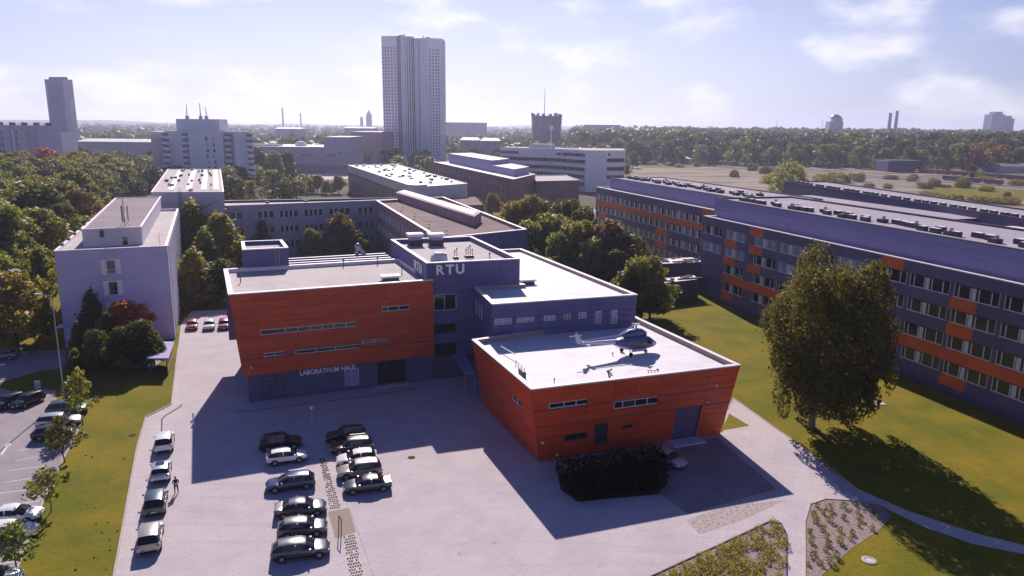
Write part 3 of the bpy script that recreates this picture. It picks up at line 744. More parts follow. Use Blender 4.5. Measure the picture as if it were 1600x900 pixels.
# gable: pale window surrounds, one above the other
gy = [wl[0].len * .5 - 1.35 + .15, 0]
opsG = []
for za in (11.55, 8.1, 4.65, 1.2): opsG.append((6.85, 8.15, za, za + 2.15))
mb = MB(); wl[0].face(mb, M['concrete'], opsG, reveal=.2)
sideops = []
for k in range(14):
    for za in (1.3, 4.8, 8.3, 11.8): sideops.append((1.6 + k * 3.95, 4.6 + k * 3.95, za, za + 1.9))
wl[1].face(mb, M['concrete2'], sideops, reveal=.2)
for w in wl[2:]: w.face(mb, M['concrete2'])
parapet_roof(mb, ring, 15.15, 15.62, .4, M['greyroof'], M['coping']); mb.build('wall', slab)
for o in opsG:
    add_window(slab, wl[0], o, [], gm='glasstan' if o[2] > 11 else 'glass', fm='sash', trans=(.55,), bar=.1)
    for a, b, c, d in ((o[0] - .75, o[0] - .02, o[2] - .1, o[3] + .15), (o[1] + .02, o[1] + .75, o[2] - .1, o[3] + .15), (o[0] - .02, o[1] + .02, o[3] + .02, o[3] + .15)):
        mb = MB(); q = [(a, c), (b, c), (b, d), (a, d)]; mb.hull([wl[0].p(x, z, .003) for x, z in q], [wl[0].p(x, z, .05) for x, z in q], M['white']); mb.build('window_surround', slab)
for o in sideops: add_window(slab, wl[1], o, [1.0, 2.0], gm='glassblue' if random.random() < .25 else 'glass', fm='sash')
mb = MB()
for k in range(1, 15):
    s = k * 3.95 - .85; mb.hull([wl[1].p(s - .22, .3, .003), wl[1].p(s + .22, .3, .003), wl[1].p(s + .22, 15.2, .003), wl[1].p(s - .22, 15.2, .003)], [wl[1].p(s - .22, .3, .22), wl[1].p(s + .22, .3, .22), wl[1].p(s + .22, 15.2, .22), wl[1].p(s - .22, 15.2, .22)], M['white'])
mb.build('pilaster', slab)
# wide panel joints of the gable, each panel a piece
panels(slab, wl[0], [.15, 3.55, 7.0, 10.5, 14.0, 15.4], [3.0, 6.0, 9.0, 12.4], [(o[0] - .78, o[1] + .78, o[2] - .15, o[3] + .2) for o in opsG], lambda s, z: M['concrete'], 'wall_panel', .035, .03)
ph = [Vector((-69.3, 117.3)), Vector((-61.5, 121.1)), Vector((-82.4, 172.8)), Vector((-90.8, 168.3))]
ph[0] = Vector((-69.4, 117.6))
pw = walls_of(ph, 15.1, 18.1); mb = MB(); od = [(4.9 * .78, 4.9 * .78 + .75, 16.1, 17.75)]
pw[0].face(mb, M['concrete2'], [(5.6, 6.5, 15.15, 16.6)], reveal=.25)
for w in pw[1:]: w.face(mb, M['concrete2'])
parapet_roof(mb, ph, 17.95, 18.12, .3, M['pinkroof'], M['coping']); mb.build('roof_storey', slab)
add_window(slab, pw[0], (5.6, 6.5, 15.15, 16.6), [], fm='sash')
mb = MB(); c = pw[0].p(2.8, 17.2, .1); mb.box(c, (.55, .3, 1.1), M['darkmetal'], .4); mb.build('vent', slab)
p = G(195.5, 353, 18.0); mb = MB()
mb.tube((p.x, p.y, 17.9), (p.x, p.y, 22.6), .07, .05, M['darkmetal'], 6)
for i in range(3):
    a = 2 * pi * i / 3 + .4; q = (p.x + .55 * cos(a), p.y + .55 * sin(a)); mb.tube((p.x, p.y, 19.2), (*q, 19.2), .03, .03, M['darkmetal'], 4); mb.tube((p.x, p.y, 20.8), (*q, 20.8), .03, .03, M['darkmetal'], 4); mb.box((*q, 20.1), (.2, .14, 2.6), M['metal'], a)
for i in range(3): mb.tube((p.x + .9 * cos(i * 2.1), p.y + .9 * sin(i * 2.1), 17.95), (p.x, p.y, 19.0), .03, .03, M['darkmetal'], 4)
mb.build('antenna', slab)
p = G(250, 383, 15.15); mb = MB(); mb.tube((p.x, p.y, 15.1), (p.x, p.y, 17.2), .03, .02, M['darkmetal'], 5); mb.build('lightning_rod', slab)
for t in np.linspace(.12, .9, 8):
    c = wl[3].p(wl[3].len * t, 15.6); mb = MB(); mb.box((c.x + .3, c.y, 15.75), (.35, 1.0, .35), M['darkmetal'], .4); mb.build('roof_bracket', slab)
c = wl[3].p(wl[3].len - 2.0, 3.2, .7); mb = MB()
for i in range(2): mb.box((c.x, c.y + i * 1.6, 3.2 - i * .0 + (3.1 if i else 0)), (2.0, .9, .16), M['white'], radians(112))
mb.build('side_canopy', slab)

# ---- hall with the long white roof behind it
hall = thing('white_roofed_hall', (-75, 175, 0), 'tall grey hall with a long white roof behind the slab building', 'building')
hr = [Vector((-85.2, 173.9)), Vector((-69.1, 176.5)), Vector((-104.5, 265.5)), Vector((-122, 262.6))]
hw = walls_of(hr, 0, 19); mb = MB()
for w in hw: w.face(mb, M['concrete2'])
parapet_roof(mb, hr, 18.85, 19.02, .3, M['greyroof'], M['coping']); mb.build('wall', hall)
panels(hall, hw[0], [14.6, 18.9], [3.2, 6.4, 9.6, 12.8], [], lambda s, z: M['concrete2'], 'wall_panel', .05, .06)
mb = MB(); 
for s in (6.2, 6.75): mb.tube(hw[0].p(s, 14.8, .3), hw[0].p(s, 19.9, .3), .04, .04, M['darkmetal'], 5)
for i in range(16): mb.tube(hw[0].p(6.2, 14.9 + i * .3, .3), hw[0].p(6.75, 14.9 + i * .3, .3), .025, .025, M['darkmetal'], 4)
mb.build('ladder', hall)
for i in range(26):
    a, b = random.random(), random.random(); c = hr[0].lerp(hr[1], .12 + .76 * a).lerp(hr[3].lerp(hr[2], .12 + .76 * a), b * .95)
    mb = MB(); mb.box((c.x, c.y, 19.2), (random.uniform(.4, 1.1), random.uniform(.4, .8), .6), M['darkmetal'] if i % 3 else M['metal'], .4); mb.build('roof_vent', hall)
for t in (.25, .5, .72, .9):
    a, b = hr[0].lerp(hr[1], t), hr[3].lerp(hr[2], t); d = (b - a); mb = MB(); c = a.lerp(b, .52); mb.box((c.x, c.y, 18.9), (d.length * .9, 1.3, .18), M['white'], atan2(d.y, d.x)); mb.build('skylight_strip', hall)

# ---- courtyard wing
wing = thing('courtyard_wing', (-55, 190, 0), 'low grey courtyard wing with rows of windows behind the conifers', 'building')
w0, w1 = Vector((-72.1, 181.6)), Vector((-37.2, 199.5)); wy = (w1 - w0).normalized(); w0 = w0 - wy * 9; wn = Vector((-wy.y, wy.x))
rg = [w0, w1, Vector((-22.5, 209.9)), w0 + wn * 15]; ww = walls_of(rg, 0, 15.1); wlen = ww[0].len; ow = []
for a, b in ((2.5, 7.0), (9.5, 14), (17.6, 21.6), (23.0, 27.6), (29.2, 34.0), (35.6, 41.2), (43.4, 47.6)):
    for za in (11.5, 7.6, 3.7):
        if b < wlen: ow.append((a, b, za, za + 1.85))
mb = MB(); ww[0].face(mb, M['winggrey'], ow, reveal=.2)
for w in ww[1:]: w.face(mb, M['winggrey'])
parapet_roof(mb, rg, 14.5, 15.12, .5, M['greyroof'], M['coping'], M['darkwall']); mb.build('wall', wing)
for o in ow: n = int((o[1] - o[0]) / 1.15); add_window(wing, ww[0], o, [(o[1] - o[0]) * i / n for i in range(1, n)], [((o[1] - o[0]) * i / n - .28, (o[1] - o[0]) * i / n + .1) for i in range(1, n)], fm='sash')
for s in (21, 31): c = w0 + wy * s + wn * 6; mb = MB(); mb.box((c.x, c.y, 14.8), (.9, .6, .6), M['darkmetal'], .4); mb.build('roof_vent', wing)

# ---- brown roofed wing
br = thing('brown_roofed_wing', (-15, 150, 0), 'wing with brown felt roof, long mauve rooflight and reddish inner wall', 'building')
b0, b1, b2, b3 = Vector((-13.5, 132.6)), Vector((2.8, 145.7)), Vector((-20.0, 212)), Vector((-36.9, 199.3)); rg = [b0, b1, b2, b3]
bw = walls_of(rg, 0, 15); ow = []
for k in range(12):
    for za in (11.0, 7.2): ow.append((2.0 + k * 5.4, 6.2 + k * 5.4, za, za + 1.9))
ow = [o for o in ow if o[1] < bw[3].len - .5]
mb = MB(); bw[3].face(mb, M['mauve'], ow, reveal=.2); bw[0].face(mb, M['navy']); bw[1].face(mb, M['winggrey']); bw[2].face(mb, M['winggrey'])
parapet_roof(mb, rg, 14.35, 15.02, .5, M['brownroof'], M['coping'], M['mauve']); mb.build('wall', br)
for o in ow: add_window(br, bw[3], o, [.7, 1.4, 2.1, 2.8, 3.5], gm='glassblue', fm='sash')
q = [G(618, 306, 15.6), G(741, 346, 15.6), G(752, 338, 15.6), G(632, 302, 15.6)]; q = flat(*q)
mb = MB(); mb.hull([(*p, 14.3) for p in q], [(*p, 16.6) for p in q], M['mauve'], True, M['mauve'])
mb.build('rooflight', br)
qi = ring_inset(q, .9)
mb = MB(); mb.prism(qi, 16.6, 16.75, M['white']); rl = mb.build('rooflight_capping', br)
for i in range(14):
    t = (i + .5) / 14; c = b0.lerp(b3, t) + Vector((2.2, .9)) * (1 + (i % 3) * .5); mb = MB(); mb.tube((c.x, c.y, 14.3), (c.x, c.y, 14.62), .16, .16, M['darkmetal'], 6); mb.build('vent_pipe', br)

# ---- industrial hall with the white roof
ih = thing('industrial_hall', (-30, 260, 0), 'long brown industrial hall with grey fascia and cluttered white roof', 'building')
rg = flat((-33.9, 257), (-17.0, 276), (-64, 408), (-88, 396)); iw = walls_of(rg, 0, 14)
ow = [(6 + k * 4.6, 9.4 + k * 4.6, 6.6, 9.0) for k in range(28) if 9.4 + k * 4.6 < iw[3].len - 3]
mb = MB(); iw[3].face(mb, M['brick'], ow, z1=10.4, reveal=.2); iw[3].face(mb, M['concrete2'], z0=10.4)
for w in iw[:3]: w.face(mb, M['brick'], z1=9); w.face(mb, M['concrete2'], z0=9)
parapet_roof(mb, rg, 13.8, 14.02, .4, M['whiteroof'], M['coping']); mb.build('wall', ih)
for o in ow: add_window(ih, iw[3], o, [1.1, 2.2], fm='sash')
for i in range(44):
    a, b = random.uniform(.1, .9), random.random() ** .8; c = rg[0].lerp(rg[1], a).lerp(rg[3].lerp(rg[2], a), b)
    mb = MB(); mb.box((c.x, c.y, 14.2), (random.uniform(1, 3.6), random.uniform(.7, 1.4), random.uniform(.5, 1.0)), M['darkmetal'] if i % 2 else M['white'], 1.95); mb.build('roof_vent', ih)
mb = MB(); c = rg[0].lerp(rg[1], .1); mb.box((c.x - 1.5, c.y + 1, 12.4), (5, 5, 4.2), M['concrete2'], .85); mb.box((c.x - 1.5, c.y + 1, 14.6), (5.3, 5.3, .25), M['white'], .85); mb.build('roof_cabin', ih)
mb = MB(); mb.prism(flat((-24, 240), (-10, 247), (-14, 275), (-30, 262)), 0, 9.2, M['brick'], M['brownroof']); mb.build('annex', ih)

# ---- brown brick building
bb = thing('brick_building', (0, 300, 0), 'long dark brown brick building with two raised grey roof storeys', 'building')
h = 14; rg = flat((0.1, 301), (10, 336), (-28, 462), (-47, 440)); bwl = walls_of(rg, 0, h); ow = []
for k in range(24):
    for za in (9.6, 5.6): ow.append((6 + k * 5.6, 7.6 + k * 5.6, za, za + 1.5))
ow = [o for o in ow if o[1] < bwl[3].len - 3]
ow2 = [(9, 10, 9.8, 11.2), (26, 27, 9.8, 11.2)]
mb = MB(); bwl[3].face(mb, M['brick'], ow, reveal=.2); bwl[0].face(mb, M['brick'], ow2, reveal=.2); bwl[1].face(mb, M['brick']); bwl[2].face(mb, M['brick'])
parapet_roof(mb, rg, h - .3, h + .02, .5, M['whiteroof'], M['coping']); mb.build('wall', bb)
for o in ow: add_window(bb, bwl[3], o, [.8], gm='glassblue' if random.random() < .5 else 'glass', fm='sash')
for o in ow2: add_window(bb, bwl[0], o, [], gm='glassblue')
for nm, a, b, z in (('upper_storey', .30, .92, 19.2), ('middle_storey', .06, .30, 17.0)):
    L0, L1 = rg[0].lerp(rg[3], a), rg[0].lerp(rg[3], b); R0, R1 = rg[1].lerp(rg[2], a), rg[1].lerp(rg[2], b)
    q = [L0.lerp(R0, .3), L0.lerp(R0, .95), L1.lerp(R1, .95), L1.lerp(R1, .3)]
    simple_block(bb, nm, q, h - .3, z, M['slate2'], M['whiteroof'], par=.15)
q = flat((10.5, 327), (30, 336), (26, 372), (6, 366)); simple_block(bb, 'lower_wing', q, 0, 11.5, M['brick'], M['greyroof'])

# ---- white office building with window bands
wo = thing('white_office_building', (30, 410, 0), 'white office building with curved dark window bands and roof aerials', 'building')
top = 22.6
tw = [at(915, 240, 409), at(977, 239, 414)]; x0, x1 = tw[0], tw[1]
mb = MB(); bl = [Vector((x0.x + .2, 407)), Vector((x0.x + 11, 409)), Vector((x1.x, 413)), Vector((x1.x + 4, 450)), Vector((x0.x - 6, 450))]
mb.prism(bl, 0, top, M['white'], M['greyroof']); mb.build('stair_wing', wo)
we = Wall((*bl[1], 0), (*bl[2], 0), (*bl[1], top), (*bl[2], top))
for za in (16.2, 11.6, 7.0): 
    mb = MB(); q = [(1.0, za), (we.len - .6, za), (we.len - .6, za + 2.0), (1.0, za + 2.0)]; mb.hull([we.p(x, z, .01) for x, z in q], [we.p(x, z, .12) for x, z in q], M['glass']); mb.build('window', wo)
mb = MB(); q = [(1.6, 19.6), (2.6, 19.6), (2.6, 21.2), (1.6, 21.2)]; mb.hull([we.p(x, z, .01) for x, z in q], [we.p(x, z, .12) for x, z in q], M['glass']); mb.build('window', wo)
curve = [at(782, 232, 452), at(810, 232, 444), at(850, 234, 436), at(885, 236, 424), at(916, 239, 408)]; cv = [Vector((p.x, p.y)) for p in curve]
inn_ = [p + Vector((.1, .9)) for p in cv]; back = [Vector((cv[-1].x + 1, 462)), Vector((cv[0].x + 4, 480))]
mb = MB(); mb.prism(inn_ + back, 0, top - .4, M['glass'], M['greyroof']); mb.build('window_band', wo)
lv = [0, 3.2, 5.2, 7.7, 9.8, 12.2, 14.2, 16.6, 18.4, 20.0 + 2.6]
for za, zb in ((0, 3.0), (5.0, 7.0), (9.0, 11.0), (13.0, 15.2), (17.2, 19.0), (20.6, top)):
    mb = MB(); r = cv + [p + Vector((.1, 1.6)) for p in cv[::-1]]; mb.prism(r, za, zb, M['white']); mb.build('wall_band', wo)
wc_ = [Wall((*a, 19), (*b, 19), (*a, 20.6), (*b, 20.6)) for a, b in zip(cv, cv[1:])]
mb = MB(); q = wc_[1]; q.face(mb, M['white']); wc_[2].face(mb, M['white'], [(9.5, 13.5, 19.1, 20.5)], s1=14); mb.build('wall_band', wo)
for i in range(len(cv) - 1):
    w = Wall((*inn_[i], 0), (*inn_[i + 1], 0), (*inn_[i], top), (*inn_[i + 1], top)); mb = MB()
    for k in range(int(w.len / 1.8)):
        for za, zb in ((3.0, 5.0), (7.0, 9.0), (11.0, 13.0), (15.2, 17.2), (19.0, 20.6)):
            if i in (1,) and za == 19: continue
            mb.box(w.p(k * 1.8, (za + zb) / 2, .06), (.14, .14, zb - za), M['frame'], atan2(w.X.y, w.X.x))
    tag(mb.build('window_mullion', wo), kind='stuff')
mb = MB(); c = at(847, 228, 448); mb.box((c.x, c.y, top + .9), (14, 8, 2.6), M['concrete2'], -.4); mb.build('roof_cabin', wo)
for q, zt in ((808, 203), (861, 197)):
    b = at(q, 230, 440); t = at(q - 1, zt, 440); mb = MB(); mb.tube((b.x, b.y, top - .5), (b.x, b.y, t.z), .28, .2, M['white'], 6)
    for k in range(5): mb.box((b.x + .9 * cos(k * 1.25), b.y + .9 * sin(k * 1.25), t.z - .8 - .4 * (k % 2)), (.35, .3, 2.4), M['white'], k * 1.25)
    mb.build('aerial_mast', wo)
for k in range(7):
    b = at(872 + k * 3.6, 231, 430); mb = MB(); mb.tube((b.x, b.y, top - .5), (b.x, b.y, top + 2.2 + (k % 3) * .8), .22, .15, M['white'], 5); mb.build('aerial', wo)

# ================================================================== THE LONG ORANGE BANDED BUILDING
rb = thing('orange_banded_building', (60, 120, 0), 'long slate building with orange panels and bands of white framed windows', 'building')


def setback(P0, P1, z0, z1): return Wall((*P0, z0), (*P1, z0), (*P0, z1), (*P1, z1))


S0 = Vector((40.3, 154.8)); sd = (Vector((61.6, 86.7)) - S0).normalized(); sn = Vector((-sd.y, sd.x)); S1 = S0 + sd * 104
ring2 = [S0, S1, S1 + sn * 26, S0 + sn * 26]
w2 = setback(S0, S1, 0, 17)
starts = [.3, 8.5] + [18.1 + 7.3 * k for k in range(12)]; ops2 = []
for st in starts:
    for r, za in enumerate((13.42, 9.92, 6.36, 2.8)):
        wd = 6.7 if st > 1 else 6.9
        if r >= 2 and st < 1: continue
        if st + wd < 103: ops2.append((st, st + wd, za, za + 1.84))
mb = MB(); w2.face(mb, M['darkwall'], ops2, reveal=.2)
for w in walls_of(ring2, 0, 17)[1:]: w.face(mb, M['slate'])
parapet_roof(mb, ring2, 16.6, 17.02, .5, M['greyroof'], M['coping']); mb.build('front_wall', rb)
grid = [k * 4.1 for k in range(26)]
OR = {0: [(16.4, 20.5), (49.2, 53.3)], 1: [(8.2, 12.3), (16.4, 20.5), (61.5, 65.6), (82, 90.2)], 2: [(8.2, 12.3), (16.4, 20.5), (61.5, 65.6)], 3: [(8.2, 104)], 4: [(8.2, 12.3), (61.5, 65.6), (86.1, 90.2)]}


def pick2(s, z):
    r = 0 if z > 15.3 else 1 if z > 11.8 else 2 if z > 8.2 else 3 if z > 4.6 else 4
    if z < 1.15 or any(a < z < a + 1.84 for a in (13.42, 9.92, 6.36, 2.8)): return M['slate']
    if any(a < s < b for a, b in OR[r]): return M['orange2']
    return M['slate']


panels(rb, w2, [.6, 1.2, 2.8, 4.64, 6.36, 8.2, 9.92, 11.76, 13.42, 15.26, 16.85], grid, [(o[0] - .02, o[1] + .02, o[2], o[3]) for o in ops2], pick2, 'facade_panel', .06, .03)
for o in ops2:
    rnd = random.random(); off = .0
    add_window(rb, w2, o, [.75, 2.5, 3.75, 5.55], [(2.72, 3.3)], gm='glassblue' if (rnd < .5 and o[0] < 30 and o[2] > 9) or rnd < .10 else 'glass', inset=.02, fm='bandframe', bar=.15)
# ribbed set-back storey
p20, p21 = S0 + sn * 3.1 - sd * 1.0, S1 + sn * 3.1
rgp = [p20, p21, p21 + sn * 19, p20 + sn * 19]; wp = setback(p20, p21, 16.6, 20.6)
mb = MB()
for w in walls_of(rgp, 16.6, 20.6): w.face(mb, M['slate2'])
parapet_roof(mb, rgp, 20.3, 20.62, .4, M['blueroof'], M['darkwall']); mb.build('upper_storey', rb)
panels(rb, wp, [17.05, 18.2, 19.4, 20.5], [k * 8.2 for k in range(14)], [], lambda s, z: M['slate2'], 'ribbed_panel', .05, .025)
# farther segment
Q0, Q1 = Vector((25.7, 228.2)), Vector((46.2, 163.5)); qd = (Q1 - Q0).normalized(); qn = Vector((-qd.y, qd.x)); w1_ = setback(Q0, Q1, 0, 17); ops1 = []
for k in range(20):
    for za in (13.2, 9.75, 6.2, 2.7): ops1.append((.8 + k * 2.98, 3.5 + k * 2.98, za, za + 1.9))
mb = MB(); w1_.face(mb, M['darkwall'], ops1, reveal=.2)
rg1 = [Q0, Q1, Q1 + qn * 26, Q0 + qn * 26]
for w in walls_of(rg1, 0, 17)[1:]: w.face(mb, M['slate'])
parapet_roof(mb, rg1, 16.6, 17.03, .5, M['greyroof'], M['coping']); mb.build('far_wall', rb)


def pick1(s, z):
    if z > 15.1: return M['orange2'] if s > 60.5 else M['slate']
    if 11.6 < z < 13.2: return M['orange2']
    if 8.1 < z < 9.75: return M['orange2'] if (39 < s < 45 or s > 60.5 or 2 < s < 8) else M['slate']
    if 4.6 < z < 6.2: return M['orange2'] if (39 < s < 45 or s > 60.5 or s < 8) else M['slate']
    if z < 2.7: return M['mauve']
    return M['slate']


panels(rb, w1_, [.4, 2.7, 4.6, 6.2, 8.1, 9.75, 11.65, 13.2, 15.1, 16.85], [2, 8, 14, 20, 26, 32, 39, 45, 51, 60.5], ops1, pick1, 'facade_panel', .06, .03)
for o in ops1: add_window(rb, w1_, o, [.5, 1.1], [(1.12, 1.75)], gm='glass' if random.random() < .75 else 'glassblue', inset=.02, fm='bandframe', bar=.14)
u0, u1 = Q0 + qn * 4 + qd * 1, Q1 + qn * 4 + qd * 6
rgu = [u0, u1, u1 + qn * 18, u0 + qn * 18]; wu = setback(u0, u1, 16.6, 19.9); mb = MB()
for w in walls_of(rgu, 16.6, 19.9): w.face(mb, M['slate2'])
parapet_roof(mb, rgu, 19.7, 19.92, .4, M['blueroof'], M['darkwall']); mb.build('upper_storey', rb)
panels(rb, wu, [17.05, 18.4, 19.8], [k * 8.2 for k in range(9)], [], lambda s, z: M['slate2'], 'ribbed_panel', .05, .025)
# roof equipment, rows of low dark boxes with pale lids
vb = MB(); vb.box((0, 0, .35), (1.5, .8, .7), M['darkmetal']); vb.box((.1, 0, .74), (1.2, .7, .08), M['white']); vme = vb.mesh('roof_vent')
vb = MB(); vb.box((0, 0, .3), (1.3, 1.2, .6), M['darkmetal']); vb.tube((.2, 0, .6), (.2, 0, 1.1), .25, .25, M['metal'], 8); vme2 = vb.mesh('roof_vent')
ang2 = atan2(sd.y, sd.x)
for k in range(46):
    c = p20 + sd * (4 + k * 1.75 + random.uniform(-.6, .6)) + sn * (4.0 + random.choice((0, 0, 1.6)) + random.uniform(-.4, .4)); put('roof_vent', (vme, vme2)[k % 4 == 1], rb, Matrix.Translation((c.x, c.y, 20.28)) @ Matrix.Rotation(ang2, 4, 'Z'))
for k in range(44):
    c = u0 + qd * (2 + k * 1.5 + random.uniform(-.6, .6)) + qn * (5.2 + random.uniform(-1.5, 1.5) + (3 if k % 5 == 0 else 0)); put('roof_vent', (vme, vme2)[k % 3 == 1], rb, Matrix.Translation((c.x, c.y, 19.68)) @ Matrix.Rotation(ang2, 4, 'Z'))
# inner court roofs and the dark rear block
mb = MB(); m0 = p20 + sn * 19; m1 = p21 + sn * 19
q = [m0 - sd * 30, m0 + sd * 22, m0 + sd * 22 + sn * 30, m0 - sd * 30 + sn * 30]; mb.prism(q, 0, 17.6, M['slate'], M['blueroof']); mb.build('middle_roof', rb)
for a, b, z, nm in ((8, 20, 18.4, 'dark_plant_deck'), (-12, 4, 18.1, 'dark_plant_deck')):
    mb = MB(); q = [m0 + sd * a + sn * 3, m0 + sd * b + sn * 3, m0 + sd * b + sn * 10, m0 + sd * a + sn * 10]; mb.prism(q, 17.6, z, M['darkmetal'], M['brownroof']); mb.build(nm, rb)
q = [m0 + sd * 23 + sn * .6, m0 + sd * 66 + sn * .6, m0 + sd * 66 + sn * 24, m0 + sd * 23 + sn * 24]
mb = MB(); mb.prism(q, 0, 15.2, M['darkwall'], M['greyroof']); mb.build('court_roof', rb)
mb = MB(); mb.prism([m0 + sd * 33 + sn * 22, m0 + sd * 66 + sn * 22, m0 + sd * 66 + sn * 24.5, m0 + sd * 33 + sn * 24.5], 15.2, 17.6, M['orange2'], M['coping']); mb.build('court_wall', rb)
k0 = Vector((85.2, 233.4)); k1 = Vector((101, 96)); kd = (k1 - k0).normalized(); kn = Vector((-kd.y, kd.x)); rgk = [k0, k1, k1 + kn * 14, k0 + kn * 14]
mb = MB()
for w in walls_of(rgk, 0, 19): w.face(mb, M['slate'])
parapet_roof(mb, rgk, 18.7, 19.02, .4, M['blueroof'], M['darkwall']); mb.build('rear_block', rb)
for k in range(34):
    c = k0 + kd * (5 + k * 3.0 + random.uniform(-.8, .8)) + kn * 1.6; put('roof_vent', vme, rb, Matrix.Translation((c.x, c.y, 18.7)) @ Matrix.Rotation(atan2(kd.y, kd.x), 4, 'Z'))
# ---- low connecting passage
cp = thing('connecting_passage', (25, 165, 0), 'low flat-roofed passage with pale gravel roof leading to the banded building', 'building')
for z, pts in ((5.6, ((925, 418), (1112, 408), (1100, 401), (930, 410))), (4.2, ((1000, 446), (1092, 436), (1084, 430), (1000, 439)))):
    q = flat(*[G(*p, z) for p in pts]); mb = MB(); mb.prism(q, 0, z, M['darkwall'], M['whiteroof']); mb.build('passage_block', cp)
    for i in range(int(60 if z > 5 else 24)):
        a, b = random.random(), random.random(); c = q[0].lerp(q[1], a).lerp(q[3].lerp(q[2], a), b); mb = MB(); mb.box((c.x, c.y, z + .12), (random.uniform(.6, 1.8), random.uniform(.3, .7), .24), M['darkmetal'], random.uniform(-.2, .4)); mb.build('roof_plate', cp)

# ================================================================== DISTANT BUILDINGS
def far_windows(mb, w, cols, rows, s0, s1, z0, z1, ww, wh, m):
    for i in range(cols):
        for j in range(rows):
            s = s0 + (s1 - s0) * (i + .5) / cols; z = z0 + (z1 - z0) * (j + .5) / rows
            q = [(s - ww / 2, z - wh / 2), (s + ww / 2, z - wh / 2), (s + ww / 2, z + wh / 2), (s - ww / 2, z + wh / 2)]
            mb.hull([w.p(a, b, .01) for a, b in q], [w.p(a, b, .12) for a, b in q], m)


M['towerpale'] = mat('tower_pale', (.80, .76, .86), .6, (.86, .82, .90), .05)
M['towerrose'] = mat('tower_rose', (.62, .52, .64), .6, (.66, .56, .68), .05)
M['towerblue'] = mat('tower_blue', (.58, .60, .78), .35, (.62, .64, .82), .06)
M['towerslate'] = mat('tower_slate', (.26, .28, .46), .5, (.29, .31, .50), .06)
M['towerdark'] = mat('tower_dark', (.15, .13, .20), .35, (.18, .16, .23), .06)
M['farwhite'] = mat('far_white', (.86, .84, .92), .8, (.80, .78, .86), .1)
M['farblue'] = mat('far_blue_glass', (.20, .27, .42), .4, (.24, .31, .46), .05)
# ---- the pair of high curved towers in the middle
tY = 705
for side, (pa, pb, yt, lab_) in enumerate(((598, 648, 56.5, 'left tower of the tall pair, with rows of tiny windows and dark seam'), (649, 693, 60, 'right tower of the tall pair, with smooth blue flank and window grid'))):
    a, b = at(pa, 200, tY), at(pb, 200, tY); top = at((pa + pb) / 2, yt, tY).z; wdt = b.x - a.x
    t = thing('high_tower', (a.x, tY, 0), lab_, 'tower', 'tall twin towers in the middle')
    prof = [(0, 5), (.03, 1.2), (.10, 0), (.28, -1.6), (.5, -2.2), (.62, -2), (.72, -1.2), (.84, -1.2), (.92, 0), (.98, 1.5), (1, 4)]
    if side: prof = [(1 - x, y) for x, y in prof][::-1]
    rg = [Vector((a.x + x * wdt, tY + y)) for x, y in prof]; full = rg + [Vector((b.x, tY + 26)), Vector((a.x, tY + 26))]
    mb = MB()
    for i in range(len(full)):
        p, q = full[i], full[(i + 1) % len(full)]; f = ((p.x + q.x) / 2 - a.x) / wdt
        if side: mt = 'towerblue' if .06 < f < .48 else 'towerpale' if .48 <= f < .94 else 'towerrose'
        else: mt = 'towerpale' if f < .52 else 'towerdark' if f < .66 else 'towerblue'
        mb.poly([(*p, 0), (*q, 0), (*q, top), (*p, top)], M[mt])
    mb.poly([(*p, top) for p in full], M['greyroof']); mb.build('shaft', t)
    mb = MB()
    for i in range(len(rg) - 1):
        f = ((rg[i].x + rg[i + 1].x) / 2 - a.x) / wdt; w = Wall((*rg[i], 0), (*rg[i + 1], 0), (*rg[i], top), (*rg[i + 1], top))
        if (not side and .06 < f < .5) or (side and .5 < f < .93): far_windows(mb, w, max(1, int(w.len / 2.4)), 34, .2, w.len - .2, 6, top - 9, 1.3, 1.6, M['towerdark'])
    tag(mb.build('window_grid', t), kind='stuff')
    mb = MB()
    fins = ((.72, .78, .85, .92, .97) if not side else (.03, .08, .13))
    for f in fins:
        x = a.x + f * wdt; yv = np.interp(f, [p[0] for p in prof], [p[1] for p in prof]) if True else 0
        mb.box((x, tY + yv - .3, top / 2 - 1), (.9, 1.2, top - 2), M['farwhite'])
        mb.box((x + 1.1, tY + yv - .15, top / 2 - 1), (.9, 1.0, top - 2), M['towerdark'])
    mb.build('fin', t)
    mb = MB(); mb.box((a.x + wdt * (.6 if not side else .45), tY + 8, top + .8), (4, 4, 1.8), M['darkmetal']); mb.tube((a.x + wdt * (.7 if not side else .3), tY + 6, top), (a.x + wdt * (.7 if not side else .3), tY + 6, top + 3), .5, .4, M['darkmetal'], 6); mb.build('roof_plant', t)
# ---- tower on the left
a, b = at(70, 130, 800), at(111, 130, 800); top = at(90, 124, 800).z; sp_ = at(101, 130, 800).x
t = thing('apartment_tower', (a.x, 800, 0), 'lone slate blue apartment tower at the far left with pale balconies', 'tower')
rg = flat((a.x, 800), (sp_, 797), (b.x, 803), (b.x * 1.035, 829), (a.x * 1.035, 829)); mb = MB()
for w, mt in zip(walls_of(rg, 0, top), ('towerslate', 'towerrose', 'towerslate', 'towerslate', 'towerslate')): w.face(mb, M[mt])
mb.poly([(*p, top) for p in rg], M['greyroof']); mb.prism(ring_inset(rg, 4), top, top + 2.6, M['towerslate']); mb.build('shaft', t)
w = walls_of(rg, 0, top); mb = MB()
for j in range(22): z = 4 + j * (top - 22) / 22; mb.hull([w[1].p(w[1].len * .45, z, .01), w[1].p(w[1].len * .98, z, .01), w[1].p(w[1].len * .98, z + 1.5, .01), w[1].p(w[1].len * .45, z + 1.5, .01)], [w[1].p(w[1].len * .45, z, 1.0), w[1].p(w[1].len * .98, z, 1.0), w[1].p(w[1].len * .98, z + 1.5, 1.0), w[1].p(w[1].len * .45, z + 1.5, 1.0)], M['farwhite'])
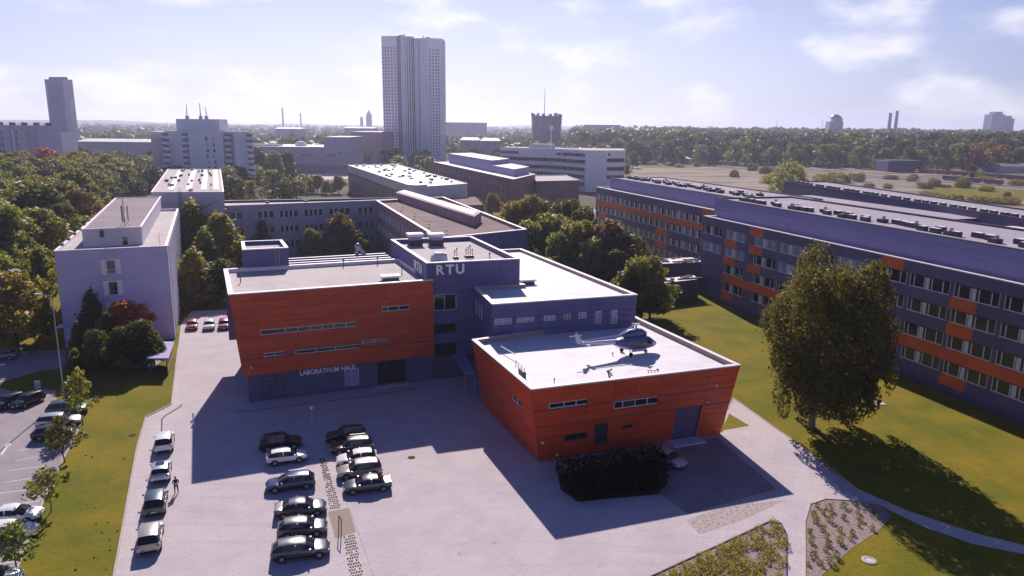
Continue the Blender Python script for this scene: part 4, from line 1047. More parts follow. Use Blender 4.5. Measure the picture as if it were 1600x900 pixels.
far_windows(mb, w[0], 1, 26, .3, 2.0, 6, top - 6, 1.0, 1.3, M['farwhite']); far_windows(mb, w[0], 5, 26, 3, w[0].len - 2, 6, top - 6, 1.6, 1.4, M['towerdark'])
tag(mb.build('balcony_grid', t), kind='stuff')
# ---- apartment blocks at the left edge
Y = 430; t = thing('apartment_block', (at(0, 230, Y).x, Y, 0), 'grey apartment block with purple stair shafts at the far left edge', 'building'); x0, x1 = at(-40, 220, Y).x, at(62, 220, Y).x; top = at(30, 196, Y).z
rg = flat((x0, Y - 10), (x1, Y), (x1 + 3, Y + 16), (x0, Y + 20)); simple_block(t, 'wall', rg, 0, top, M['concrete'], M['greyroof']); w = walls_of(rg, 0, top)[0]
for f, wd, m, dz in ((.42, 3.0, 'farwhite', -6), (.60, 4.5, 'towerrose', -2), (.66, 2.0, 'farwhite', -2), (.80, 5.5, 'towerrose', -1), (.90, 3.0, 'concrete2', 0)):
    mb = MB(); s = w.len * f; mb.box(w.p(s, (top + dz) / 2, .6), (wd, 1.4, top + dz), M[m], atan2(w.X.y, w.X.x)); mb.build('stair_shaft', t)
mb = MB(); far_windows(mb, w, 14, 8, 2, w.len - 2, 2, top - 2, 1.3, 1.5, M['glass']); tag(mb.build('window_grid', t), kind='stuff')
mb = MB()
for k in range(5): mb.box((x0 + 12 + k * 7, Y + 6, top + .8), (2.4, 2, 1.8), M['darkmetal'])
mb.build('roof_plant', t)
t = thing('apartment_block', (at(75, 230, 445).x, 445, 0), 'small pinkish apartment block beside the lone tower', 'building'); x0, x1 = at(63, 220, 445).x, at(90, 220, 445).x; top = at(75, 207, 445).z
rg = flat((x0, 440), (x1, 446), (x1 + 2, 462), (x0, 462)); simple_block(t, 'wall', rg, 0, top, M['farwhite'], M['greyroof']); w = walls_of(rg, 0, top)[0]
for i in range(4):
    for j in range(5):
        s, z = 1.8 + i * 2.4, top - 5 - j * 3.2; mb = MB(); q = [(s, z), (s + 1.1, z), (s + 1.1, z + 1.7), (s, z + 1.7)]; mb.hull([w.p(a, b, .01) for a, b in q], [w.p(a, b, .1) for a, b in q], M['towerdark']); mb.build('window', t)
# ---- white balcony slab with aerials
Y = 405; xs = [at(p, 230, Y).x for p in (259, 285, 296, 329, 350, 366, 390)]; top = at(325, 205, Y).z
t = thing('balcony_block', (xs[3], Y, 0), 'pale slab block with stacked side balconies and three roof masts', 'building')
rg = flat((xs[0], Y + 4), (xs[1], Y), (xs[2], Y + 3.2), (xs[2] + .1, Y - 1), (xs[4], Y - 1), (xs[4] + .1, Y + 2.5), (xs[5], Y + 2.5), (xs[5] + .1, Y), (xs[6], Y + 2), (xs[6] * 1.05, Y + 20), (xs[0] * 1.05, Y + 20))
mb = MB()
for w in walls_of(rg, 0, top): w.face(mb, M['farwhite'])
mb.poly([(*p, top) for p in rg], M['greyroof']); mb.build('wall', t)
zt = at(300, 186, Y + 10).z; mb = MB(); mb.prism(flat((xs[0] + 4, Y + 6), (xs[4] - 4, Y + 6), (xs[4] - 4, Y + 18), (xs[0] + 4, Y + 18)), top, zt, M['farwhite'], M['greyroof']); mb.build('roof_cabin', t)
for xq, wd in ((xs[0], 3.2), (xs[1] + 1.6, 3.4), (xs[4] + 2.4, 3.2), (xs[6] + .2, 3.2)):
    for j in range(8):
        z = top - 3.2 - j * 3.1; mb = MB(); mb.box((xq, Y + .2, z), (wd, 2.4, 1.25), M['farwhite']); mb.box((xq, Y + .6, z + 1.3), (wd * .9, 1.8, 1.3), M['towerdark']); mb.build('balcony', t)
for k, xq in enumerate((xs[3] - 1.5, xs[3] + 2.0)):
    for j in range(7): z = top - 4 - j * 3.1; mb = MB(); mb.box((xq + (.4 if j % 3 else 0), Y - 1.05, z), (1.2, .2, 1.9), M['towerdark' if (j + k) % 3 != 1 else 'concrete']); mb.build('window', t)
for q, y in ((293, 163), (314, 161), (323, 167)):
    b, e = at(q, 190, Y + 12), at(q - .5, y, Y + 12); mb = MB(); mb.tube((b.x, b.y, zt - .1), (b.x, b.y, e.z), .35, .18, M['metal'], 6); mb.box((b.x, b.y, zt + .9), (1.6, 1.2, 1.8), M['concrete']); mb.build('mast', t)
# round-fronted low annex to its left
t = thing('round_annex', (at(245, 230, 420).x, 420, 0), 'small rounded pale building left of the balcony block', 'building'); c = at(247, 230, 420); mb = MB(); mb.lathe((c.x, 424, 0), [(5, 0), (5, at(247, 205, 420).z - 4), (4.6, at(247, 205, 420).z - 4)], M['concrete2'], 16); mb.build('wall', t)
for k in range(3): mb = MB(); mb.lathe((c.x, 424, at(247, 205, 420).z - 4 + k * 1.6), [(5.6, 0), (5.6, .6), (0, .9)], M['farwhite'], 16); mb.build('canopy', t)
# ---- big grey hall in the middle distance
Y = 548; t = thing('grey_mall', (at(470, 250, Y).x, Y, 0), 'large windowless grey hall with mauve base and pale forecourt', 'building')
for nm, p0, p1, y, yb, dep in (('main_hall', 388, 507, 229, Y + 2, 60), ('tall_hall', 506, 546, 214, Y, 50), ('rear_hall', 548, 597, 206, Y + 90, 60)):
    x0, x1 = at(p0, 230, yb).x, at(p1, 230, yb).x; z = at((p0 + p1) / 2, y, yb).z; mb = MB(); r = flat((x0, yb), (x1, yb), (x1, yb + dep), (x0, yb + dep)); mb.prism(r, 5.5 if nm != 'rear_hall' else 0, z, M['winggrey'] if nm != 'rear_hall' else M['mauve'], M['whiteroof']); mb.build(nm, t)
    if nm != 'rear_hall':
        mb = MB(); mb.prism([p + Vector((0, 1.2)) for p in r], 0, 5.5, M['mauve']); mb.build('base_storey', t)
        for k in range(2 if nm == 'main_hall' else 3): q = at((475, 484, 0)[k] if nm == 'main_hall' else (513, 521, 532)[k], 242 if nm == 'main_hall' else (243, 242, 239)[k], yb); mb = MB(); mb.box((q.x, yb - .1, q.z), (3.2, .3, 1.6), M['towerdark']); mb.build('wall_sign', t)
c = at(470, 222, Y + 20); mb = MB(); mb.lathe((c.x, Y + 20, at(470, 229, Y).z), [(4.5, 0), (4.2, 1.8), (2.6, 3.2), (0, 3.6)], M['white'], 12); mb.build('roof_dome', t)
mb = MB(); q = at(410, 228, Y + 12); mb.box((q.x, Y + 16, at(450, 229, Y).z + .6), (24, 14, 1.2), M['greyroof']); mb.build('raised_roof', t)
# low long sheds with bright roofs, and other far roofs
sheds = [(120, 235, 219, 226, 640, 'long low shed with pale roof left of the balcony block'), (538, 585, 199, 205, 1300, 'far pale roofed shed beside the tower foot'), (690, 760, 190, 197, 1500, 'far low shed right of the twin towers'),
         (720, 748, 217, 224, 700, 'white roofed shed right of the twin towers'), (752, 780, 218, 223, 690, 'small white roofed shed near the white office'), (915, 970, 194, 199, 1500, 'long pale roof among the far trees'), (1024, 1082, 246, 252, 760, 'long grey railway shed at the wood edge'),
         (1355, 1390, 241, 246, 800, 'pale shed by the railway under the wood'), (1425, 1448, 253, 258, 700, 'small pale shed on the railway field'), (430, 470, 200, 206, 1200, 'far roofed hall in the haze'), (1565, 1620, 258, 266, 640, 'long dark shed at the right edge of the field'), (1098, 1112, 199, 201, 1700, 'tiny white roof in the far wood')]
for a_, b_, y0, y1, Y, lb in sheds:
    p0, p1, pb = at(a_, y0, Y), at(b_, y0, Y), at(a_, y1, Y); t = thing('shed', (p0.x, Y, 0), lb, 'shed'); mb = MB(); zr = max(p0.z, 3.0)
    mb.hull([(p0.x, Y, 0), (p1.x, Y, 0), (p1.x, Y + 30, 0), (p0.x, Y + 30, 0)], [(p0.x, Y, zr - 1.0), (p1.x, Y, zr - 1.0), (p1.x, Y + 30, zr - 1.0), (p0.x, Y + 30, zr - 1.0)], M['winggrey']); mb.build('wall', t)
    mb = MB(); mb.hull([(p0.x - 1, Y - 1, zr - 1.0), (p1.x + 1, Y - 1, zr - 1.0), (p1.x + 1, Y + 31, zr - 1.0), (p0.x - 1, Y + 31, zr - 1.0)], [(p0.x + 1, Y + 13, zr + 1.2), (p1.x - 1, Y + 13, zr + 1.2), (p1.x - 1, Y + 17, zr + 1.2), (p0.x + 1, Y + 17, zr + 1.2)], M['whiteroof'] if 'dark' not in lb else M['brownroof']); mb.build('roof', t)
# ---- dark drum on the horizon with mast
Y = 900; c = at(855, 200, Y); R0 = (at(880, 200, Y).x - at(831, 200, Y).x) / 2; zt = at(855, 181, Y).z; t = thing('dark_drum_tower', (c.x, Y, 0), 'broad dark unfinished drum building with ragged top and thin mast', 'tower'); mb = MB()
mb.lathe((c.x, Y + R0, 0), [(R0 * .9, 0), (R0 * .94, zt * .6), (R0, zt)], M['towerdark'], 20); mb.build('drum', t)
for k in range(14): a = k * 2 * pi / 14; mb = MB(); mb.box((c.x + R0 * .94 * cos(a), Y + R0 + R0 * .94 * sin(a), zt + .6 + (k * 7 % 5) * .25), (2.6, 2.2, 2.0 + (k * 7 % 5) * .5), M['towerdark'] if k % 3 else M['concrete2'], a); mb.build('battlement', t)
e = at(852.5, 135, Y); mb = MB(); mb.tube((e.x, Y + R0, zt - 1), (e.x, Y + R0, e.z), .55, .22, M['concrete'], 6); mb.build('mast', t)
for q, w_, h_ in ((855, 10, 1),): pass
# ---- chimneys, spire, far towers, masts on the skyline
def stack(name, q, y0, y1, Y, w0_, w1_, m, label, cat):
    b, e = at(q[0], y0, Y), at(q[1], y1, Y); mb = MB(); mb.lathe((b.x, Y, 0), [(w0_, 0), (w1_, e.z * .96), (w1_ * 1.15, e.z * .965), (w1_ * 1.1, e.z), (0, e.z)], M[m], 10); return tag(mb.build(name), label, cat)


stack('chimney', (1389, 1390.5), 200, 176.5, 1900, 4.6, 3.6, 'towerdark', 'left and shorter of two dark factory chimneys above the wood', 'chimney')
stack('chimney', (1399, 1402), 200, 173, 1900, 4.6, 3.4, 'towerdark', 'right and taller of two dark factory chimneys above the wood', 'chimney')
stack('chimney', (442, 442), 187, 168, 2600, 3.4, 2.6, 'mauve', 'slim brick chimney on the left horizon, the tallest one', 'chimney')
stack('chimney', (470, 470), 187, 176.5, 2600, 2.8, 2.2, 'mauve', 'short chimney on the left horizon right of the slim one', 'chimney')
stack('mast', (1213.5, 1213.5), 197, 186, 2200, .9, .5, 'towerdark', 'tiny mast above the wood, left of the domed block', 'mast')
stack('mast', (1284.5, 1284.5), 199, 185.5, 2200, 1.2, .6, 'concrete', 'thin pale mast beside the domed block on the horizon', 'mast')
b = at(576, 190, 2400); mb = MB(); e = at(576, 172, 2400); mb.prism(flat((b.x - 8, 2400), (b.x + 8, 2400), (b.x + 8, 2416), (b.x - 8, 2416)), 0, e.z - 14, M['mauve']); mb.hull([(b.x - 7, 2401, e.z - 14), (b.x + 7, 2401, e.z - 14), (b.x + 7, 2415, e.z - 14), (b.x - 7, 2415, e.z - 14)], [(b.x - 1, 2407, e.z), (b.x + 1, 2407, e.z), (b.x + 1, 2409, e.z), (b.x - 1, 2409, e.z)], M['mauve']); tag(mb.build('church_spire'), 'dark church spire on the horizon left of the twin towers', 'spire')
b = at(565, 190, 2400); mb = MB(); e = at(565, 181, 2400); mb.lathe((b.x, 2400, 0), [(5, 0), (5, e.z - 8), (6, e.z - 8), (0, e.z)], M['mauve'], 8); tag(mb.build('church_turret'), 'small pointed turret left of the church spire', 'turret')
Y = 2300
for a_, b_, yt, lb in ((1549, 1567, 174.5, 'left and higher of two pale blue glass towers on the right horizon'), (1567.5, 1582, 181, 'right and lower of two pale blue glass towers on the right horizon')):
    x0, x1 = at(a_, 195, Y).x, at(b_, 195, Y).x; z = at((a_ + b_) / 2, yt, Y).z; t = thing('glass_tower', (x0, Y, 0), lb, 'tower', 'blue glass towers on the horizon'); mb = MB(); r = flat((x0, Y), (x1, Y - 6), (x1, Y + 34), (x0, Y + 40)); mb.prism(r, 0, z - 8, M['farblue']); mb.build('shaft', t)
    mb = MB(); mb.prism(flat((x0 + 10, Y + 4), (x1 - 4, Y + 2), (x1 - 4, Y + 30), (x0 + 10, Y + 34)), z - 8, z, M['farblue']); mb.build('crown_storey', t)
    mb = MB(); w = walls_of(r, 0, z - 8)[0]; far_windows(mb, w, 7, 24, 2, w.len - 2, 40, z - 12, 2.6, 2.4, M['towerblue']); tag(mb.build('window_grid', t), kind='stuff')
Y = 1500; x0, x1 = at(1297, 190, Y).x, at(1318, 190, Y).x; zz = at(1307, 190, Y).z; t = thing('domed_block', ((x0 + x1) / 2, Y, 0), 'pale stepped block with dark tree-like cap on the right horizon', 'building'); mb = MB(); mb.prism(flat((x0, Y), (x1, Y), (x1, Y + 20), (x0, Y + 20)), 0, zz, M['concrete2']); mb.prism(flat((x0 + 8, Y + 3), (x1 - 1, Y + 3), (x1 - 1, Y + 17), (x0 + 8, Y + 17)), zz, zz + 7, M['concrete2']); mb.build('wall', t)
mb = MB(); mb.lathe(((x0 + x1) / 2 + 1, Y + 10, zz + 7), [(12, 0), (10, 3), (6, 6), (0, 7.5)], M['towerdark'], 12); mb.build('dark_cap', t)
# ---- railway wagons and the blue grey depot on the field
Y = 640; t = thing('railway_depot', (at(1410, 270, Y).x, Y, 0), 'low blue grey depot hall on the railway field', 'building'); x0, x1 = at(1386, 270, Y).x, at(1428, 270, Y).x; mb = MB(); mb.prism(flat((x0, Y), (x1, Y), (x1, Y + 22), (x0, Y + 22)), 0, 9, M['slate'], M['greyroof']); mb.build('wall', t); mb = MB(); mb.box(((x0 + x1) / 2 + 4, Y + 10, 9.5), ((x1 - x0) * 1.15, 26, .5), M['darkmetal']); mb.build('roof', t)
wb = MB(); wb.box((0, 0, 2.1), (13, 2.8, 2.6), M['brick']); wb.box((0, 0, .75), (12, 2.2, .35), M['darkmetal']); wme = wb.mesh('wagon_body')
wh = MB()
for x in (-5, -3.4, 3.4, 5):
    for y in (-.8, .8): wh.tube((x, y - .06, .45), (x, y + .06, .45), .45, .45, M['darkmetal'], 10)
whm = wh.mesh('wagon_wheels'); r0 = thing('railway_wagon', (0, 0, 0), 'brown goods wagon standing on the railway field', 'wagon', 'goods wagons on the railway field')
put('wagon_body', wme, r0, Matrix.Identity(4)); tag(put('wheel_set', whm, r0, Matrix.Identity(4)), kind='stuff'); first = True
M['wagondark'] = mat('wagon_dark', (.10, .085, .09), .8, (.14, .11, .11), .4)
for row, (qx0, qy0, qx1, qy1, Y0, Y1, n) in enumerate(((1436, 270, 1600, 282, 590, 500, 12), (1470, 281, 1570, 290, 500, 440, 6), (1000, 254, 1110, 254, 740, 740, 9), (1290, 262, 1390, 262, 690, 650, 9))):
    A_, B_ = G(qx0, qy0), G(qx1, qy1); d = B_ - A_; n = max(2, int(d.length / 14.2))
    for k in range(min(n, 12)):
        c = A_.lerp(B_, (k + .5) / n); o = r0 if first else copy_tree(r0); first = False; o.location = (c.x, c.y, .02); o.rotation_euler[2] = atan2(d.y, d.x)
        o['label'] = ['brown goods wagon in the front train on the railway field', 'goods wagon in the short second train nearest the banded building', 'goods wagon in the far train beneath the wood edge', 'goods wagon in the train left of the depot hall'][row]

# ================================================================== TREES
def leaf_mesh(name, lobes, n, size, seed, droop=0.0, keep_inside=.15, fuzz=.20):
    """many small leaf clumps spread over the surfaces and the inside of a set of lobes (x,y,z,rx,ry,rz)"""
    r = np.random.default_rng(seed); lb = np.array(lobes, float); area = (lb[:, 3] * lb[:, 4] + lb[:, 3] * lb[:, 5] + lb[:, 4] * lb[:, 5]); pr = area / area.sum()
    pos = []; nor = []; tot = 0
    while tot < n:
        m = n * 2; k = r.choice(len(lb), m, p=pr); d = r.normal(size=(m, 3)); d /= np.linalg.norm(d, axis=1)[:, None]
        rad = 1 + r.normal(-.08, fuzz, m); p = lb[k, :3] + d * lb[k, 3:] * rad[:, None]
        q = (p[:, None, :] - lb[None, :, :3]) / lb[None, :, 3:]; dep = np.sqrt((q ** 2).sum(2)); dep[np.arange(m), k] = 9
        ok = (dep.min(1) > .80) | (r.random(m) < keep_inside); pos.append(p[ok]); nor.append(d[ok]); tot += ok.sum()
    p = np.concatenate(pos)[:n]; nn = np.concatenate(nor)[:n]
    a = nn + r.normal(0, .75, (n, 3)); a[:, 2] += .25; a /= np.linalg.norm(a, axis=1)[:, None]
    t = np.cross(a, r.normal(size=(n, 3))); t /= np.linalg.norm(t, axis=1)[:, None] + 1e-9; b = np.cross(a, t)
    if droop: t = t * (1 - droop) + np.array([0, 0, -1.0]) * droop; b = np.cross(a, t); b /= np.linalg.norm(b, axis=1)[:, None] + 1e-9
    s = size * r.uniform(.55, 1.35, n)[:, None]; w = s * r.uniform(.45, .8, n)[:, None]
    v = np.stack([p - t * s * .5, p + b * w * .5 + t * s * .08 + a * s * .06, p + t * s * .5, p - b * w * .5 - t * s * .05 + a * s * .06], 1).reshape(-1, 3)
    me = bpy.data.meshes.new(name); me.vertices.add(4 * n); me.loops.add(4 * n); me.polygons.add(n)
    me.vertices.foreach_set('co', v.astype(np.float32).ravel()); me.loops.foreach_set('vertex_index', np.arange(4 * n, dtype=np.int32))
    me.polygons.foreach_set('loop_start', np.arange(0, 4 * n, 4, dtype=np.int32)); me.polygons.foreach_set('loop_total', np.full(n, 4, np.int32))
    at_ = me.attributes.new('clump', 'FLOAT', 'FACE'); at_.data.foreach_set('value', r.random(n).astype(np.float32)); me.update(); me.validate()
    return me


def broad_lobes(seed, h, R_, n=16, low=.22):
    r = random.Random(seed); f1, f2 = r.uniform(0, 6), r.uniform(0, 6); L_ = [(r.uniform(-.15, .15) * R_, r.uniform(-.15, .15) * R_, h * .56, R_ * .52, R_ * .52, h * .28)]
    for i in range(n * 2 + 12):
        a = r.uniform(0, 2 * pi); z = r.uniform(low + .02, .97); rr = R_ * (.84 if z < .6 else .84 * (1.10 - z) / .5) * r.uniform(.45, 1.2) * (1 + .24 * sin(2 * a + f1) + .18 * sin(3 * a + f2)); s = R_ * r.uniform(.12, .32)
        L_.append((rr * cos(a), rr * sin(a), h * z, s, s, s * r.uniform(.75, 1.1)))
    L_.append((0, 0, h * .9, R_ * .35, R_ * .35, h * .1)); return L_


def cone_lobes(seed, h, R_, n=26):
    r = random.Random(seed); L_ = [(0, 0, h * .35, R_ * .4, R_ * .4, h * .3), (0, 0, h * .75, R_ * .2, R_ * .2, h * .24)]
    for i in range(n):
        z = (i + .5) / n; a = i * 2.4; q = R_ * (1 - z) ** .85; s = .18 * R_ + q * .38
        L_.append((q * .62 * cos(a), q * .62 * sin(a), h * (.08 + .9 * z), s, s, s * .75))
    return L_


def column_lobes(seed, h, R_, n=18):
    r = random.Random(seed); L_ = [(0, 0, h * .5, R_ * .55, R_ * .55, h * .42)]
    for i in range(n):
        z = .1 + .85 * (i + .5) / n; a = i * 2.4; q = R_ * .6 * sin(pi * min(.95, z * .8 + .2)) ** .5; s = R_ * r.uniform(.3, .46); L_.append((q * cos(a), q * sin(a), h * z, s, s, s * 1.7))
    return L_


def trunk_mesh(seed, h, r, frac=.75, limbs=6, bark='bark', lean=.2):
    q = random.Random(seed); mb = MB(); p = Vector((0, 0, -.1)); pts = [p]
    for i in range(4): p = p + Vector((q.uniform(-lean, lean), q.uniform(-lean, lean), h * frac / 4)); pts.append(p)
    for i in range(4): mb.tube(pts[i], pts[i + 1], r * (1 - i * .22), r * (1 - (i + 1) * .22), M[bark], 7, False)
    for k in range(limbs):
        t = q.uniform(.35, .95); i = min(3, int(t * 4)); b = pts[i].lerp(pts[i + 1], t * 4 - i); a = k * 2.4 + q.uniform(-.4, .4); ln = h * q.uniform(.14, .26)
        e = b + Vector((cos(a) * ln, sin(a) * ln, ln * .75)); mb.tube(b, e, r * .38, r * .14, M[bark], 5, False)
    return mb.mesh('trunk', (0, 0, 0), True)


TR_ = {}
def variant(kind, i):
    k = (kind, i)
    if k not in TR_:
        if kind == 'broad': me = leaf_mesh('crown', broad_lobes(10 + i, 10, 4.4), 5200, .62, i); tm = trunk_mesh(i, 10, .28)
        if kind == 'column': me = leaf_mesh('crown', column_lobes(30 + i, 10, 2.0), 3600, .55, i); tm = trunk_mesh(i, 10, .2)
        if kind == 'cone': me = leaf_mesh('crown', cone_lobes(50 + i, 10, 2.9), 5200, .50, i); tm = trunk_mesh(i, 10, .2, .9, 4)
        if kind == 'young': me = leaf_mesh('crown', broad_lobes(70 + i, 10, 3.4, 12, .36), 520, .85, i, 0, .35); tm = trunk_mesh(i, 10, .14, .8, 7)
        if kind == 'far': me = leaf_mesh('crown', broad_lobes(90 + i, 10, 4.6, 11, .05), 900, 1.15, i, 0, .05); tm = trunk_mesh(i, 10, .3, .6, 2)
        if kind == 'bush': me = leaf_mesh('crown', [(0, 0, 3.6, 4, 4, 4.4)] + [(3 * cos(a * 1.1), 3 * sin(a * 1.1), 3.5 + 2.2 * sin(a * 2.3), 2.6, 2.6, 3.2) for a in range(7)], 2400, .8, i, 0, .1); tm = trunk_mesh(i, 6, .3, .5, 3)
        me.materials.append(LEAF['green']); TR_[k] = (me, tm)
    return TR_[k]


def tree(name, kind, loc, h, rf, leaf, label, group=None, rz=None, cat='tree', i=None):
    i = random.randrange(4) if i is None else i; cm, tm = variant(kind, i)
    o = thing(name, (loc[0], loc[1], 0), label, cat, group, random.uniform(0, 6.28) if rz is None else rz); s = h / 10
    o.scale = (s * rf, s * rf, s)
    c = bpy.data.objects.new('crown', cm); C.objects.link(c); c.parent = o; c.material_slots[0].link = 'OBJECT'; c.material_slots[0].material = LEAF[leaf]
    t = bpy.data.objects.new('trunk', tm); C.objects.link(t); t.parent = o
    return o


def tree_top(name, kind, px_, py_, h, rf, leaf, label, group=None, **k):
    p = G(px_, py_, h * .98); return tree(name, kind, (p.x, p.y), h, rf, leaf, label, group, **k)


# the big birch on the lawn
bp = G(1268, 668); B_ = thing('birch_tree', (bp.x, bp.y, 0), 'big dense drooping birch standing alone on the lawn', 'tree')
bl_ = [(0.9, 0, 11.8, 6.4, 6.3, 7.4), (.6, 0, 8.2, 4.9, 4.8, 4.2)]; rb_ = random.Random(5)
for i in range(64):
    a = rb_.uniform(0, 2 * pi); z = rb_.uniform(4.2, 18.4); R_ = np.interp(z, [3.8, 5.5, 8, 12, 15, 17.5, 19.5], [3.6, 6.0, 7.4, 7.8, 7.4, 6.0, 4.0]) * rb_.uniform(.70, 1.04); s = rb_.uniform(1.1, 2.1)
    bl_.append((.9 + R_ * .82 * cos(a), R_ * .82 * sin(a), z, s, s, s * rb_.uniform(1.0, 1.9)))
for i in range(18):
    a = rb_.uniform(0, 2 * pi); R_ = rb_.uniform(4.2, 7.4); bl_.append((.9 + R_ * cos(a), R_ * sin(a), rb_.uniform(4.0, 8.0), .7, .7, 1.9))
cm = leaf_mesh('crown', bl_, 66000, .40, 3, .35, .40, .12); cm.materials.append(LEAF['birch']); c = bpy.data.objects.new('crown', cm); C.objects.link(c); c.parent = B_
tm = trunk_mesh(4, 18.5, .42, .8, 12, 'birchbark', .35); t = bpy.data.objects.new('trunk', tm); C.objects.link(t); t.parent = B_
# young trees along the parking verge
for k, (bx_, by_, ty_, rf) in enumerate(((140, 664, 582, .80), (115, 722, 655, 1.05), (88, 800, 735, .98), (51, 896, 832, 1.25))):
    b = G(bx_, by_); h = (6.6, 4.9, 4.3, 4.4)[k]
    tree('young_tree', 'young', (b.x - (.8, .9, .5, 1.2)[k], b.y), h, rf, ('olive', 'dark', 'olive', 'green')[k], ['tall young tree at the back of the parking verge', 'young tree leaning over the dark cars on the verge', 'small round young tree beside the empty bays', 'young tree over the white cars at the bottom left'][k], 'young trees along the parking verge', i=k)
# named trees given by their tops: (x, y, height, width factor, shape, leaf, label)
CT = [(298, 318, 17, 1.5, 'cone', 'larch', 'tall yellowish conifer beside the slab building'), (327, 306, 18, 1.3, 'cone', 'larch', 'slim tall conifer in front of the courtyard wing'), (343, 336, 15.5, 1.7, 'cone', 'larch', 'bushy yellow green conifer left of the navy stair box'), (318, 362, 13, 1.35, 'cone', 'green', 'dark conifer below the slab building wall'), (298, 392, 11, 1.6, 'cone', 'larch', 'low conifer at the back of the side car park'), (340, 410, 8, 1.4, 'broad', 'dark', 'dark bushy tree behind the rear parked cars'),
      (405, 345, 11, .9, 'broad', 'green', 'round green tree in front of the courtyard wing windows'), (532, 338, 12, 1.0, 'broad', 'brown', 'rusty brown maple in the courtyard'), (488, 362, 9, .85, 'broad', 'olive', 'olive tree left of the rusty maple'), (515, 374, 7, .9, 'broad', 'olive', 'small olive tree in front of the rusty maple'), (565, 375, 6.5, .9, 'broad', 'yellow', 'small yellowing tree right of the rusty maple'), (548, 372, 7, .9, 'broad', 'brown', 'small brownish tree under the rusty maple')]
for k, (x, y, h, rf, sh, lf, lb) in enumerate(CT): tree_top('conifer' if sh == 'cone' else 'courtyard_tree', sh, x, y, h, rf, lf, lb, 'trees in the courtyard')
RT = [(803, 318, 14.2, 1.05, 'broad', 'yellow', 'yellow brown tree at the left end of the grove'), (838, 312, 15.3, 1.05, 'broad', 'olive', 'tall tree in the back of the grove behind the white wing'), (882, 316, 15.3, 1.16, 'broad', 'dark', 'dark tree at the back right of the grove'), (908, 328, 14.2, 0.95, 'broad', 'dark', 'dark tree nearest the banded building end'), (858, 340, 14.2, 1.16, 'broad', 'olive', 'broad olive tree in the middle of the grove'), (828, 350, 13.0, 1.05, 'broad', 'olive', 'olive tree above the white wing parapet'), (900, 350, 14.2, 1.16, 'broad', 'olive', 'sunlit olive tree in front of the grove'), (945, 352, 14.2, 1.05, 'broad', 'brown', 'brownish tree below the orange band'), (966, 360, 13.0, 1.05, 'broad', 'dark', 'dark tree beside the banded wall'), (880, 372, 11.8, 1.16, 'broad', 'green', 'green tree in the lower grove'), (925, 378, 11.2, 1.16, 'broad', 'olive', 'olive tree by the passage roof'), (915, 398, 8.8, 1.16, 'broad', 'olive', 'low tree at the foot of the grove'), (960, 395, 9.4, 1.05, 'broad', 'dark', 'low dark tree at the foot of the grove'), (1005, 405, 11.8, 1.16, 'broad', 'olive', 'leafy tree at the corner of the white wing'), (1018, 432, 8.3, 1.05, 'broad', 'olive', 'small tree beside the corner tree'), (985, 428, 9.4, 0.95, 'broad', 'dark', 'dark low tree tucked behind the white wing corner')]
for x, y, h, rf, sh, lf, lb in RT: tree_top('grove_tree', sh, x, y, h, rf, lf, lb, 'trees in the grove right of the white wing')
# dark trees in the shade before the gable
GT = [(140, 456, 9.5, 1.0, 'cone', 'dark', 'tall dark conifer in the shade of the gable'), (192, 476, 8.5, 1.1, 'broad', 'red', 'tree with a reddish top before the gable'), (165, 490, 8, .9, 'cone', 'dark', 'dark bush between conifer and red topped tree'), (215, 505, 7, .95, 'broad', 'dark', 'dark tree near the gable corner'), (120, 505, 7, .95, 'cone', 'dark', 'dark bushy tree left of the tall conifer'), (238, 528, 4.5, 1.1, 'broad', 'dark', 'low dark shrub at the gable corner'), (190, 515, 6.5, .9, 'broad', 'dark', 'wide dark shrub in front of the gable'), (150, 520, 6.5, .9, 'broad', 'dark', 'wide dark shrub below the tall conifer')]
for x, y, h, rf, sh, lf, lb in GT: tree_top('garden_tree', sh, x, y, h, rf, lf, lb, 'dark trees before the gable')
